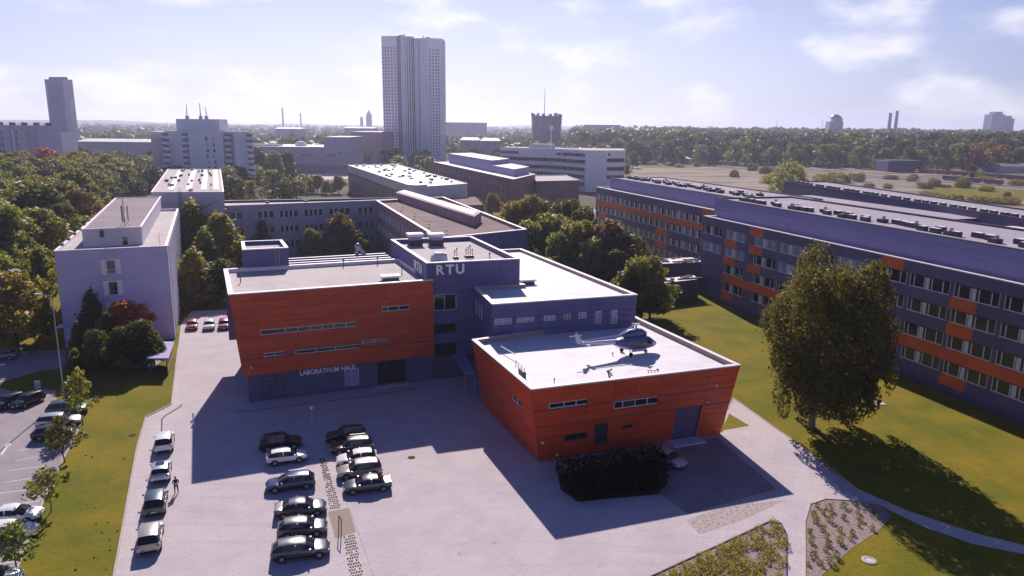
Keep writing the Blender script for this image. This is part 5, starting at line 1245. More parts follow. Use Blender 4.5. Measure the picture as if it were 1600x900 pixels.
# mid-distance trees
MT = [(362, 236, 20, 1.3, 'broad', 'green', 'broad green tree right of the balcony block'), (405, 234, 20, 1.5, 'column', 'dark', 'dark poplar beside the grey hall'), (388, 235, 19, 1.5, 'column', 'dark', 'dark poplar left of its twin before the grey hall'), (428, 240, 18, 1.6, 'column', 'green', 'green poplar in the row before the grey hall'), (449, 238, 18, 1.5, 'column', 'dark', 'last dark poplar of the row before the grey hall'), (375, 262, 13, 1.0, 'broad', 'dark', 'dark tree at the edge of the white roof'), (462, 281, 9, 1.1, 'broad', 'lime', 'light green bush behind the courtyard wing'), (440, 284, 8, 1.0, 'broad', 'lime', 'low light green bush left of the larger one'), (495, 275, 9, 1.1, 'broad', 'olive', 'olive tree left of the industrial hall'), (528, 276, 9, 1.0, 'broad', 'olive', 'olive tree against the industrial hall wall'), (510, 283, 7, 1.2, 'broad', 'lime', 'low light bush between the olive trees'),
      (583, 218, 20, 1.2, 'cone', 'olive', 'pointed tree left of the twin tower foot'), (606, 216, 20, 1.2, 'cone', 'olive', 'pointed tree under the left tower'), (635, 205, 19, 1.0, 'column', 'green', 'tallest poplar in front of the twin towers'), (622, 228, 14, 1.1, 'broad', 'olive', 'olive tree below the tall poplar'), (652, 232, 13, 1.1, 'broad', 'olive', 'olive tree right of the tall poplar'), (600, 238, 12, 1.2, 'broad', 'olive', 'broad tree above the industrial roof'), (668, 240, 11, 1.1, 'broad', 'green', 'green tree beside the brick building end'), (705, 218, 15, 1.2, 'broad', 'olive', 'round tree right of the twin towers'), (735, 226, 13, 1.2, 'broad', 'green', 'green tree above the brick building roof'), (765, 228, 12, 1.2, 'broad', 'green', 'green tree left of the white office'), (990, 238, 14, .9, 'broad', 'green', 'green tree right of the white office'), (980, 258, 8, .9, 'broad', 'lime', 'yellow green bush right of the white office'), (830, 212, 15, 1.4, 'broad', 'olive', 'broad tree behind the white office roof'), (900, 205, 17, 1.4, 'broad', 'dark', 'dark tree behind the white office aerials'), (770, 305, 9, 1.0, 'broad', 'yellow', 'yellow tree at the foot of the brick building'), (745, 312, 7, 1.0, 'broad', 'olive', 'small tree below the brick building windows')]
for x, y, h, rf, sh, lf, lb in MT: tree_top('city_tree', sh, x, y, h, rf, lf, lb, 'trees between the distant buildings')
# bushes on the railway field
FB = [(1236, 247, 20, .95, 'bush', 'pale', 'large pale green tree on the railway field'), (1288, 268, 8, 1.6, 'bush', 'lime', 'round pale bush right of the large field tree'), (1208, 270, 7, 2.2, 'bush', 'lime', 'wide yellow bush at the banded building roof edge'), (1176, 254, 7, 1.2, 'bush', 'dark', 'dark round bush on the field, left of two'), (1195, 258, 7, 1.2, 'bush', 'dark', 'dark round bush on the field, right of two'), (1148, 264, 6, 1.1, 'bush', 'dark', 'small dark bush on the bare field'), (1090, 252, 5, 1.2, 'bush', 'dark', 'dark bush near the railway shed'), (1342, 268, 7, 1.2, 'bush', 'green', 'green bush left of the depot'), (1322, 272, 6, 1.2, 'bush', 'dark', 'dark bush left of the green one'), (1358, 285, 5, 1.2, 'bush', 'dark', 'dark bush at the rear roof edge'), (1480, 300, 6, 1.3, 'bush', 'olive', 'olive bush on the rough field'), (1500, 303, 5, 1.0, 'bush', 'dark', 'small dark bush on the rough field'), (1455, 298, 4, 2.6, 'bush', 'yellow', 'yellow weeds on the rough field'), (1570, 306, 4, 3.2, 'bush', 'yellow', 'yellow weeds at the right edge of the field'), (1530, 304, 4, 2.6, 'bush', 'yellow', 'yellow weeds in the middle of the rough field'), (1575, 298, 4, 1.0, 'bush', 'dark', 'lone dark tuft at the right of the field'), (1505, 276, 7, 1.2, 'bush', 'green', 'green bush beside the goods wagons'), (1462, 277, 6, 1.2, 'bush', 'brown', 'brown bush beside the depot')]
for x, y, h, rf, sh, lf, lb in FB: tree_top('field_bush', sh, x, y, h, rf, lf, lb, 'bushes on the railway field', cat='bush' if sh == 'bush' else 'tree')
rz_ = random.Random(77)
for k in range(64):   # scrub scattered over the railway field
    x, y = rz_.uniform(1010, 1640), rz_.uniform(252, 300)
    if y > 262 + (x - 1010) * .09 - 4 and x < 1300: y = rz_.uniform(250, 262)
    g_ = G(x, y); h = rz_.uniform(1.8, 4.5) * (1 + (300 - y) * .004); lf = rz_.choice(['green', 'dark', 'olive', 'yellow', 'lime', 'brown'])
    tree('scrub_bush', 'bush', (g_.x, g_.y), h, rz_.uniform(1.2, 3.0), lf, {'green': 'green', 'dark': 'dark', 'olive': 'olive', 'yellow': 'yellow', 'lime': 'pale green', 'brown': 'brownish'}[lf] + ' scrub on the railway field, ' + ('near the railway shed' if x < 1180 else 'left of the depot' if x < 1390 else 'behind the depot and wagons' if y < 275 else 'in front of the wagons'), 'scrub on the railway field', cat='bush')
for k in range(9):   # tracks
    A_, B_ = G(1000 + k * 12, 247 + k * 1.6), G(1640, 262 + k * 4.2); d = B_ - A_; mb = MB()
    for o_ in (-.75, .75): n_ = Vector((-d.y, d.x, 0)).normalized() * o_; mb.box(((A_.x + B_.x) / 2 + n_.x, (A_.y + B_.y) / 2 + n_.y, .09), (d.length, .16, .16), M['darkmetal'], atan2(d.y, d.x))
    mb.box(((A_.x + B_.x) / 2, (A_.y + B_.y) / 2, .012), (d.length, 3.4, .02), M['brick'], atan2(d.y, d.x)); tag(mb.build('railway_track'), kind='structure')
sheet('rough_grass', px((1420, 292), (1500, 290), (1640, 300), (1640, 318), (1500, 308)), .03, M['lawn'])
sheet('rough_grass', px((1180, 262), (1240, 264), (1270, 276), (1200, 278)), .03, M['lawn'])
sheet('rough_grass', px((1010, 256), (1100, 257), (1090, 262), (1000, 262)), .03, M['lawn'])
# the wood at the left
WT = [(75, 236, 20, 1.2, 'broad', 'red', 'tall tree with red autumn leaves in the left wood'), (28, 240, 20, 1.3, 'broad', 'brown', 'large brown tree below the grey apartment block'), (55, 250, 18, 1.1, 'broad', 'brown', 'rusty tree left of the red one'), (108, 240, 17, 1.1, 'broad', 'green', 'dark green tree right of the red one'), (128, 232, 17, 1.1, 'broad', 'dark', 'dark tree in the back of the left wood'), (12, 430, 12, 1.1, 'broad', 'yellow', 'yellow tree nearest on the left edge'), (20, 345, 14, 1.1, 'broad', 'olive', 'olive tree on the left edge above the yellow one'), (62, 330, 15, 1.2, 'broad', 'olive', 'large olive tree left of the slab building'), (90, 285, 17, 1.2, 'broad', 'olive', 'tall olive tree left of the slab roof'), (45, 290, 17, 1.3, 'broad', 'olive', 'broad olive tree below the rusty one'), (118, 300, 15, 1.0, 'broad', 'brown', 'brown tinted tree beside the slab roof edge'), (10, 300, 16, 1.2, 'broad', 'green', 'green tree on the left edge of the wood')]
for x, y, h, rf, sh, lf, lb in WT: tree_top('wood_tree', sh, x, y, h, rf, lf, lb, 'trees of the left wood')
rw = random.Random(21); got = [G(x, y, h * .98) for x, y, h, *_ in WT]; n_ = 0
poly_ok = lambda x, y: (x < -86 - (y - 112) * .42 - 2) and x > -330 + (y < 200) * 110
LB = {'olive': 'olive leaved tree filling the left wood', 'green': 'green leaved tree filling the left wood', 'dark': 'dark leaved tree filling the left wood', 'brown': 'brownish tree filling the left wood', 'yellow': 'yellowing tree filling the left wood'}
for _ in range(4000):
    y = rw.uniform(128, 400); x = rw.uniform(-330, -80)
    if not poly_ok(x, y) or x < -.80 * y - 12 or any((x - g.x) ** 2 + (y - g.y) ** 2 < (8.6 if y < 220 else 10.5) ** 2 for g in got): continue
    if -150 < x < -60 and 168 < y < 290 and x > -(90 + (y - 170) * .42): continue
    got.append(Vector((x, y, 0))); lf = rw.choices(['olive', 'green', 'dark', 'brown', 'yellow'], (5, 5, 2, .7, .4))[0]; tree('wood_tree', 'broad', (x, y), rw.uniform(13, 19.5), rw.uniform(.9, 1.25), lf, LB[lf].replace('filling', 'in the ' + ('front' if y < 190 else 'middle' if y < 280 else 'back') + (', edge side' if x < -.58 * y else ', slab side' if x > -.47 * y else ', centre') + ', of'), 'trees of the left wood'); n_ += 1
    if n_ > 120: break
# slim trees by the left lawn
for k, (bx_, by_, h) in enumerate(((32, 515, 12), (8, 500, 12), (62, 478, 11))): b = G(bx_, by_); tree('wood_tree', 'broad', (b.x, b.y), h, .8, 'olive', ['slim trunked tree on the sunlit lawn left of the gable', 'slim tree at the left edge of the sunlit lawn', 'tree at the back of the sunlit lawn'][k], 'trees of the left wood')
# belt of trees behind the slab and the halls
for _ in range(900):
    x, y = rw.uniform(-330, 40), rw.uniform(300, 690)
    if abs(x) > .72 * y + 10: continue
    if any((x - g.x) ** 2 + (y - g.y) ** 2 < 15 ** 2 for g in got): continue
    if (-100 < x < 90 and y < 480) or (-250 < x < 60 and 540 < y < 620) or (-180 < x < -95 and 390 < y < 440) or (-190 < x < -30 and y > 440 and x > -.33 * y and x < -.2 * y and y < 545): continue
    if y > 395 and x < -.60 * y and y < 470: continue
    got.append(Vector((x, y, 0))); lf = rw.choice(['far', 'green', 'olive', 'dark']); tree('belt_tree', 'far', (x, y), rw.uniform(9, 14), rw.uniform(1.0, 1.4), lf, {'far': 'deep green tree in the far belt', 'green': 'green tree in the far belt', 'olive': 'olive tree in the far belt', 'dark': 'dark tree in the far belt'}[lf] + (' under the lone tower' if x < -.5 * y else ' near the balcony block' if x < -.33 * y else ' about the grey hall' if x < -.18 * y else ' by the twin towers' if x < -.05 * y else ' above the brick building') + (', nearer rows' if y < 480 else ', farther rows'), 'trees of the far belt')
# the far wood on the right: front rows tree by tree
mb = MB(); hx = np.linspace(-200, 2600, 40); hy = [700, 800, 950, 1200, 1700, 2600, 4000]; hz = [0, 2, 6, 9, 12, 14, 0]
for i in range(39):
    for j in range(6):
        e = lambda a, jj: hz[jj] * min(1, max(0, (a + 150) / 400)) * (1 + .15 * sin(a * .01 + jj)) - .06
        Yo = lambda a, jj: hy[jj] - min(120, max(0, a - 300) * .12)
        mb.poly([(hx[i], Yo(hx[i], j), e(hx[i], j)), (hx[i + 1], Yo(hx[i + 1], j), e(hx[i + 1], j)), (hx[i + 1], Yo(hx[i + 1], j + 1), e(hx[i + 1], j + 1)), (hx[i], Yo(hx[i], j + 1), e(hx[i], j + 1))], M['ground'])
tag(mb.build('wooded_hill'), kind='structure')
FL = {'far': 'green tree in the front row of the far wood', 'dark': 'dark tree in the front row of the far wood', 'green': 'mid green tree in the front row of the far wood', 'olive': 'olive tree in the front row of the far wood', 'brown': 'rust brown tree at the right end of the far wood'}
for row in range(4):
    for k in range(27):
        qx = 960 + k * 27 + rw.uniform(-9, 9) + (row % 2) * 13; Y = 735 - max(0, qx - 1150) * .16 + row * 40 + rw.uniform(-14, 14); x = at(qx, 240, Y).x
        lf = rw.choices(['far', 'dark', 'green', 'olive'], (5, 3, 3, 1.4))[0]
        if qx > 1515 and row < 2 and rw.random() < .6: lf = 'brown'
        o = tree('far_tree', 'far', (x, Y), (19.5 + row * 1.9) * rw.uniform(.85, 1.15), rw.uniform(1.0, 1.3), lf, FL[lf] if lf == 'brown' else FL[lf].replace('front row', ('front', 'second', 'third', 'fourth')[row] + ' row') + (' near the drum tower' if qx < 1060 else ' above the bare field' if qx < 1190 else ' behind the pale field tree' if qx < 1310 else ' below the two chimneys' if qx < 1450 else ' below the blue glass towers'), 'trees of the far wood')
        o.location.z = max(0, row * 1.2)


def crown_mass(name, pts, per, size, seed, leaf):
    """one mass of many small crowns, each a lumpy cluster of leaf clumps"""
    r = np.random.default_rng(seed); P = np.array(pts, float); n = len(P); k = np.repeat(np.arange(n), per)
    d = r.normal(size=(n * per, 3)); d[:, 2] = np.abs(d[:, 2]) * 1.0 - .25; d /= np.linalg.norm(d, axis=1)[:, None]
    p = np.stack([P[k, 0], P[k, 1], P[k, 2] + P[k, 3] * .45], 1) + d * np.stack([P[k, 3] * .5, P[k, 3] * .5, P[k, 3] * .55], 1) * r.uniform(.8, 1.1, (n * per, 1))
    a = d + r.normal(0, .45, d.shape); a /= np.linalg.norm(a, axis=1)[:, None]; t = np.cross(a, r.normal(size=a.shape)); t /= np.linalg.norm(t, axis=1)[:, None]; b = np.cross(a, t)
    s = (size * P[k, 3] / 14 * r.uniform(.6, 1.3, n * per))[:, None]; v = np.stack([p - t * s, p + b * s * .8, p + t * s, p - b * s * .8], 1).reshape(-1, 3); N_ = n * per
    me = bpy.data.meshes.new(name); me.vertices.add(4 * N_); me.loops.add(4 * N_); me.polygons.add(N_); me.vertices.foreach_set('co', v.astype(np.float32).ravel()); me.loops.foreach_set('vertex_index', np.arange(4 * N_, dtype=np.int32))
    me.polygons.foreach_set('loop_start', np.arange(0, 4 * N_, 4, dtype=np.int32)); me.polygons.foreach_set('loop_total', np.full(N_, 4, np.int32))
    at_ = me.attributes.new('clump', 'FLOAT', 'FACE'); at_.data.foreach_set('value', np.repeat(r.random(n), per).astype(np.float32) * .6 + r.random(N_).astype(np.float32) * .4); me.update(); me.validate(); me.materials.append(LEAF[leaf])
    o = bpy.data.objects.new(name, me); C.objects.link(o); return tag(o, kind='stuff')


pts = []
for _ in range(1500):
    y = 860 + 1500 * rw.random() ** 1.4; x = rw.uniform(.08 * y, .85 * y); pts.append((x, y, 6 + (y - 860) * .008, rw.uniform(17, 24)))
crown_mass('distant_wood', pts, 70, 2.3, 1, 'far')
pts = []
for _ in range(2600):
    y = 660 + 3800 * rw.random() ** 1.5; x = rw.uniform(-.80 * y, .13 * y)
    if y < 760 and -160 < x < 0: continue
    if y < 860 and x < -.58 * y: continue
    pts.append((x, y, -.5 + (y - 660) * .0012, rw.uniform(10, 19) * (1 + y / 9000)))
crown_mass('distant_trees', pts, 34, 2.9, 2, 'far')
# low far ridge closing the horizon
mb = MB(); n = 90
for i in range(n):
    a0, a1 = -1.1 + 2.2 * i / n, -1.1 + 2.2 * (i + 1) / n; hh = lambda a: 34 + 7 * sin(a * 9) + 5 * sin(a * 23 + 1) + 3 * sin(a * 61)
    f = lambda a, R_, z: (R_ * sin(a), R_ * cos(a), z)
    mb.poly([f(a0, 5600, -.5), f(a1, 5600, -.5), f(a1, 6000, hh(a1)), f(a0, 6000, hh(a0))], M['ground']); mb.poly([f(a0, 6000, hh(a0)), f(a1, 6000, hh(a1)), f(a1, 7200, -.5), f(a0, 7200, -.5)], M['ground'])
tag(mb.build('far_hills'), kind='structure')

# ================================================================== VEHICLES
def paint(name, col, metal=.3): return mat('paint_' + name, col, .28, tuple(min(1, c * 1.12) for c in col), .8, spec=.5, metal=metal, coat=.6)


PAINT = {n: paint(n, c, m) for n, c, m in (('white', (.74, .73, .74), 0), ('black', (.012, .012, .016), .1), ('navy', (.035, .05, .15), .3), ('silver', (.50, .50, .54), .5), ('grey', (.085, .085, .105), .4), ('graphite', (.12, .12, .14), .5), ('teal', (.06, .085, .09), .4), ('champagne', (.42, .36, .33), .4), ('red', (.30, .03, .03), .1), ('bluegrey', (.20, .24, .34), .3), ('maroon', (.12, .03, .035), .2))}
SHAPES = {  # stations from rear to front: x, belt height, roof height (0 = no cabin), half width, roof half width
    'suv': (4.5, .93, [(-2.25, .80, 0, .80), (-2.18, 1.02, 0, .88), (-2.05, 1.05, 1.25, .90), (-1.75, 1.04, 1.62, .92), (-1.0, 1.02, 1.70, .93), (.1, 1.0, 1.69, .93), (.45, .99, 1.62, .93), (1.05, .98, 1.06, .93), (1.2, .98, 0, .92), (1.9, .90, 0, .89), (2.15, .76, 0, .82), (2.25, .60, 0, .70)]),
    'hatch': (4.2, .88, [(-2.1, .75, 0, .76), (-2.03, .95, 0, .84), (-1.9, .97, 1.08, .86), (-1.5, .96, 1.43, .87), (-.9, .94, 1.49, .88), (.05, .92, 1.47, .88), (.4, .91, 1.38, .88), (1.05, .90, .96, .88), (1.2, .89, 0, .87), (1.75, .80, 0, .84), (2.0, .68, 0, .77), (2.1, .55, 0, .66)]),
    'sedan': (4.65, .88, [(-2.32, .78, 0, .74), (-2.25, .93, 0, .83), (-1.75, .96, 0, .87), (-1.6, .96, 1.0, .88), (-1.0, .94, 1.38, .89), (-.4, .93, 1.45, .89), (.1, .92, 1.43, .89), (.45, .91, 1.34, .89), (1.15, .90, .95, .89), (1.3, .89, 0, .88), (1.95, .80, 0, .85), (2.2, .66, 0, .78), (2.32, .54, 0, .66)]),
    'wagon': (4.7, .88, [(-2.35, .78, 0, .78), (-2.28, .96, 0, .85), (-2.15, .97, 1.12, .87), (-1.75, .96, 1.47, .88), (-1.0, .95, 1.53, .89), (.1, .93, 1.50, .89), (.45, .92, 1.40, .89), (1.15, .91, .97, .89), (1.3, .90, 0, .88), (1.95, .81, 0, .85), (2.22, .67, 0, .78), (2.35, .54, 0, .66)]),
}
_cars = {}


def wheel_meshes(r):
    k = ('w', r)
    if k not in _cars:
        mb = MB(); n = 16
        for y0, y1, r0, r1 in ((-.10, .10, r, r), (.10, .101, r, r * .62), (-.101, -.10, r * .62, r)):
            for i in range(n):
                a, b = 2 * pi * i / n, 2 * pi * (i + 1) / n; mb.poly([(r0 * cos(b), y0, r0 * sin(b)), (r0 * cos(a), y0, r0 * sin(a)), (r1 * cos(a), y1, r1 * sin(a)), (r1 * cos(b), y1, r1 * sin(b))], M['black'])
        ty = mb.mesh('tyre'); mb = MB()
        for i in range(5):
            a = 2 * pi * i / 5; mb.box((cos(a) * r * .3, .085, sin(a) * r * .3), (r * .16 + abs(cos(a)) * r * .5, .03, r * .16 + abs(sin(a)) * r * .5), M['metal'])
        for i in range(n):
            a, b = 2 * pi * i / n, 2 * pi * (i + 1) / n; mb.poly([(r * .64 * cos(b), .09, r * .64 * sin(b)), (r * .64 * cos(a), .09, r * .64 * sin(a)), (r * .54 * cos(a), .1, r * .54 * sin(a)), (r * .54 * cos(b), .1, r * .54 * sin(b))], M['metal'])
        _cars[k] = (ty, mb.mesh('rim'))
    return _cars[k]


def make_car(shape, rails=False, sunroof=False):
    Ln, _, st = SHAPES[shape]; r = .36 if shape == 'suv' else .32
    o = thing('parked_car', (0, 0, 0), 'x', 'car'); P = PAINT['white']
    body, gl = MB(), {'windscreen': MB(), 'rear_window': MB(), 'side_window': MB(), 'side_window2': MB()}
    def sec(s):
        x, b, rf, w = s; zb = .26 if abs(x) < Ln / 2 - .2 else .34
        rw_ = w * .74; top = rf if rf else b + .035
        return [(x, w * .92, zb), (x, w, zb + .16), (x, w * 1.01, (zb + b) / 2 + .06), (x, w * .97, b), (x, (rw_ + .03) if rf else w * .90, (rf - .07) if rf else b + .02), (x, rw_ * .82 if rf else w * .6, top - (.015 if rf else 0)), (x, 0, top)]
    S = [sec(s) for s in st]
    for i in range(len(st) - 1):
        a, b = S[i], S[i + 1]; ra, rb_ = st[i][2], st[i + 1][2]
        for j in range(6):
            for sg in (1, -1):
                f = lambda p: (p[0], p[1] * sg, p[2]); q = [f(a[j]), f(b[j]), f(b[j + 1]), f(a[j + 1])]; q = q if sg < 0 else q[::-1]
                tgt, mm = body, P
                if j == 0: mm = M['black']
                if ra and rb_ and j == 3:
                    mid = (q[0][0] + q[2][0]) / 2; tgt = gl['side_window' if sg > 0 else 'side_window2']; mm = M['glass']
                if j >= 4 or (j == 3 and not (ra and rb_)):
                    steep = abs((rb_ or st[i + 1][1]) - (ra or st[i][1]))
                    if (ra or rb_) and steep > .2 and (j >= 4 or (j == 3 and False)):
                        front = st[i][0] > 0; tgt = gl['windscreen' if front else 'rear_window']; mm = M['glass']
                tgt.poly(q, mm)
    for e, k in ((S[0], 1), (S[-1], -1)):
        ring = [(p[0], p[1], p[2]) for p in e] + [(p[0], -p[1], p[2]) for p in e[-2::-1]]; body.poly(ring if k < 0 else ring[::-1], P)
    fl = [(p[0][0], p[0][1], p[0][2]) for p in S] + [(p[0][0], -p[0][1], p[0][2]) for p in S[::-1]]; body.poly(fl, M['black'])
    xa, xr = Ln / 2 - .88, -Ln / 2 + .86; W_ = st[5][3]
    for x in (xa, xr):
        for sg in (1, -1):
            c = [(x + (r + .07) * cos(t * pi / 8), sg * (W_ * 1.012 + .004), max(.27, r + (r + .07) * sin(t * pi / 8))) for t in range(-1, 10)]; body.poly(c if sg < 0 else c[::-1], M['black'])
    zf = st[-2][1]; body.box((Ln / 2 - .10, 0, .44), (.24, 1.0, .16), M['black']); body.box((-Ln / 2 + .06, 0, .40), (.14, 1.3, .16), M['black'])
    for x in (.35, -.55):
        for sg in (1, -1): body.box((x - .3, sg * (W_ * 1.0), .88), (.16, .05, .03), M['metal'])
    for sg in (1, -1):   # pillars between the side windows
        for x, rfz in ((-.35, None),):
            body.box((x, sg * (W_ * .865), 1.2), (.09, .10, .40), P)
    b_ = body.build('body', o, True, True)
    for k, g in gl.items():
        if g.f: g.build(k.rstrip('2'), o, True, True)
    ty, rim = wheel_meshes(r)
    for x in (xa, xr):
        for sg in (1, -1):
            w = bpy.data.objects.new('wheel', ty); C.objects.link(w); w.parent = o; w.location = (x, sg * (W_ - .075), r); w.rotation_euler[2] = 0 if sg > 0 else pi
            q = bpy.data.objects.new('rim', rim); C.objects.link(q); q.parent = w
    for sg in (1, -1):
        mb = MB(); mb.box((Ln / 2 - .17, sg * st[-2][3] * .74, zf - .06), (.22, .34, .13), M['lens'], -sg * .45); mb.build('headlight', o)
        mb = MB(); mb.box((-Ln / 2 + .08, sg * st[1][3] * .82, st[0][1] + .02), (.14, .24, .24), M['red']); mb.build('tail_light', o)
        mb = MB(); mb.box((.80, sg * (W_ + .10), 1.0), (.14, .2, .13), P); mb.build('mirror', o)
    for x in (Ln / 2 + .025, -Ln / 2 - .012): mb = MB(); mb.box((x, 0, .47 if x > 0 else .62), (.02, .5, .11), M['plate']); mb.build('number_plate', o)
    zr = max(s[2] for s in st)
    if rails:
        for sg in (1, -1): mb = MB(); mb.tube((-1.5, sg * .62, zr + .03), (.15, sg * .62, zr + .03), .025, .025, M['metal'], 5); mb.tube((-1.5, sg * .62, zr - .06), (-1.5, sg * .62, zr + .03), .025, .025, M['metal'], 5); mb.tube((.15, sg * .62, zr - .06), (.15, sg * .62, zr + .03), .025, .025, M['metal'], 5); mb.build('roof_rail', o)
    if sunroof: mb = MB(); mb.box((-.35, 0, zr + .004), (.95, .80, .02), M['glass']); mb.build('sunroof', o)
    o.hide_render = False
    return o


def car(shape, p, head, color, label, group, rails=False, sunroof=False):
    k = (shape, rails, sunroof); new = k not in _cars
    if new: _cars[k] = make_car(*k)
    o = _cars[k] if new else copy_tree(_cars[k])
    o.location = (p[0], p[1], .012); o.rotation_euler[2] = radians(head); o['label'] = label; o['group'] = group
    for ch in o.children:
        if ch.name.split('.')[0] in ('body', 'mirror'):
            for s in ch.material_slots:
                if s.material and (s.material.name.startswith('paint_')): s.link = 'OBJECT'; s.material = PAINT[color]
    return o


U_, V_ = 22.4, 112.4
mid = 'cars parked on the plaza'
def gp(x, y): return G(x, y, .35)
car('suv', gp(439, 695), 17, 'black', 'black car with dull roof trim parked behind the white hatchback on the plaza', mid)
car('hatch', gp(448, 716), 20, 'white', 'white hatchback in the building shade, second from the back of its row', mid)
car('wagon', gp(454, 757), 197, 'navy', 'dark blue estate car at the edge of the shade', mid, True)
car('sedan', gp(470, 797), 14, 'grey', 'grey sedan, farthest of three in the front row', mid)
car('hatch', gp(473, 828), 12, 'graphite', 'dark silver hatchback between two cars in the front row', mid)
car('wagon', gp(470, 862), 14, 'grey', 'grey estate car nearest the viewer in the front row', mid)
car('suv', gp(541, 684), 195, 'black', 'black car in the shade at the far end of the right hand row', mid)
car('suv', gp(550, 701), 195, 'black', 'black car with roof rails second in the right hand row', mid, True)
car('hatch', gp(558, 719), 196, 'white', 'white hatchback half in sun, next to the black railed car', mid)
car('suv', gp(562, 738), 196, 'champagne', 'pale beige car in the middle of the right hand row', mid)
car('sedan', gp(574, 760), 196, 'grey', 'dark grey sedan nearest the viewer in the right hand row', mid)
kl = 'cars along the left kerb'
kd_ = [gp(257, 693), gp(252, 738), gp(243, 787), gp(235, 842)]; hd = math.degrees(atan2((kd_[0] - kd_[3]).y, (kd_[0] - kd_[3]).x))
car('suv', kd_[0], hd, 'white', 'white car farthest along the left kerb', kl)
car('hatch', kd_[1], hd, 'silver', 'silver white hatchback with a dark sunroof by the kerb', kl, False, True)
car('suv', kd_[2], hd, 'teal', 'dark green car beside the standing person', kl)
car('suv', kd_[3], hd, 'champagne', 'champagne coloured car nearest the viewer along the kerb', kl)
rr = 'cars at the side of the orange block'
car('hatch', gp(300, 510), -68, 'red', 'red car parked left of the white one beside the slab building', rr)
car('hatch', gp(327, 510), -70, 'white', 'white car between two red cars at the side of the building', rr)
car('hatch', gp(350, 509), -70, 'red', 'red car next to the orange block wall', rr)
pl = 'cars in the left parking lot'
car('hatch', gp(13, 630), -104, 'black', 'dark car at the left end of the shaded back row', pl)
car('hatch', gp(43, 628), -104, 'black', 'black car at the right end of the shaded back row', pl)
car('suv', gp(106, 642), 17, 'teal', 'dark car under the tall young tree', pl)
car('wagon', gp(93, 660), 17, 'silver', 'silver estate car under the young trees', pl)
car('hatch', gp(84, 679), 17, 'black', 'black car half hidden by the leaning young tree', pl)
car('sedan', gp(22, 808), 10, 'white', 'white sedan behind its neighbour at the bottom left', pl)
car('hatch', gp(16, 834), 10, 'white', 'white hatchback partly covered by the lowest young tree', pl)
car('hatch', gp(-14, 908), 10, 'white', 'white car cut off by the bottom left corner', pl)
car('hatch', gp(2, 558), 200, 'bluegrey', 'blue grey car on the access road at the left edge', pl)
car('hatch', gp(1043, 719), -50, 'silver', 'silver car in the shade beside the dark hedge', 'single car by the hedge')
# two distant cars on the car park behind
for k, q in enumerate(((1090, 252),)): pass

# ================================================================== HELICOPTER ON THE ROOF
M['heliblue'] = mat('helicopter_blue', (.055, .085, .22), .35, (.07, .10, .25), 1.5, coat=.4)
M['heliwhite'] = mat('helicopter_white', (.52, .55, .66), .4, (.46, .49, .60), 1.5)
M['helibelly'] = mat('helicopter_belly', (.16, .12, .13), .5, (.20, .15, .15), 2.0)
hz0 = 8.42; nose = G(1022, 536, hz0 + 1.0); tailp = G(906, 538, hz0 + 1.95)
hd_ = atan2((nose - tailp).y, (nose - tailp).x); hs_ = hypot((nose - tailp).x, (nose - tailp).y) / 12.1; hc = nose.lerp(tailp, 3.25 / 12.1)
heli = thing('helicopter', (hc.x, hc.y, hz0), 'old blue and pale grey helicopter with folded rotor standing on the white roof', 'helicopter', None, hd_); heli.scale = (hs_, hs_, hs_ * 1.14)
def hsec(x, w, zl, zh, n=10, sq=.75):
    o = []
    for i in range(n):
        a = 2 * pi * i / n - pi / 2; cs, sn = cos(a), sin(a); o.append((x, w * math.copysign(abs(cs) ** sq, cs), (zl + zh) / 2 + (zh - zl) / 2 * math.copysign(abs(sn) ** sq, sn)))
    return o
def loft(mb, secs, fm):
    for i in range(len(secs) - 1):
        a, b = secs[i], secs[i + 1]; n = len(a)
        for j in range(n):
            k = (j + 1) % n; q = [b[j], b[k], a[k], a[j]]; z = sum(p[2] for p in q) / 4; mb.poly(q[::-1], fm(sum(p[0] for p in q) / 4, z))
    mb.poly(secs[0][::-1], fm(secs[0][0][0], 1.5)); mb.poly(secs[-1], fm(secs[-1][0][0], 1.5))
HS = [(-3.2, .42, 1.35, 2.0), (-2.4, .75, .95, 2.25), (-1.2, .95, .62, 2.35), (.4, 1.0, .55, 2.4), (1.5, .98, .55, 2.3), (2.3, .9, .62, 1.95), (2.9, .66, .75, 1.5), (3.25, .3, .9, 1.25)]
mb = MB(); loft(mb, [hsec(*s) for s in HS], lambda x, z: M['helibelly'] if z < 1.0 else M['heliblue'] if z > 1.35 else M['heliwhite'])
hb = mb.build('fuselage', None, True, True); hb.parent = heli; hb.scale.x = 1.06
def hpart(mb, name, par=None, sm=False): o = mb.build(name, None, sm, sm); o.parent = par or heli; return o
mb = MB(); loft(mb, [hsec(*s) for s in ((-1.9, .3, 2.25, 2.75), (-1.0, .62, 2.2, 3.15), (.1, .66, 2.2, 3.3), (1.0, .58, 2.2, 3.15), (1.7, .36, 2.2, 2.75))], lambda x, z: M['heliblue']); hpart(mb, 'engine_cowling', None, True)
mb = MB(); loft(mb, [hsec(*s) for s in ((-8.6, .13, 1.95, 2.25), (-5.5, .24, 1.7, 2.2), (-3.0, .40, 1.4, 2.15))], lambda x, z: M['heliwhite']); hpart(mb, 'tail_boom', None, True)
mb = MB(); mb.hull([(-9.2, -.05, 2.1), (-8.3, -.05, 2.15), (-8.3, .05, 2.15), (-9.2, .05, 2.1)], [(-9.7, -.03, 3.3), (-9.2, -.03, 3.3), (-9.2, .03, 3.3), (-9.7, .03, 3.3)], M['heliwhite']); hpart(mb, 'tail_fin')
mb = MB(); mb.box((-8.0, 0, 2.05), (.45, 2.2, .05), M['heliwhite']); hpart(mb, 'tailplane')
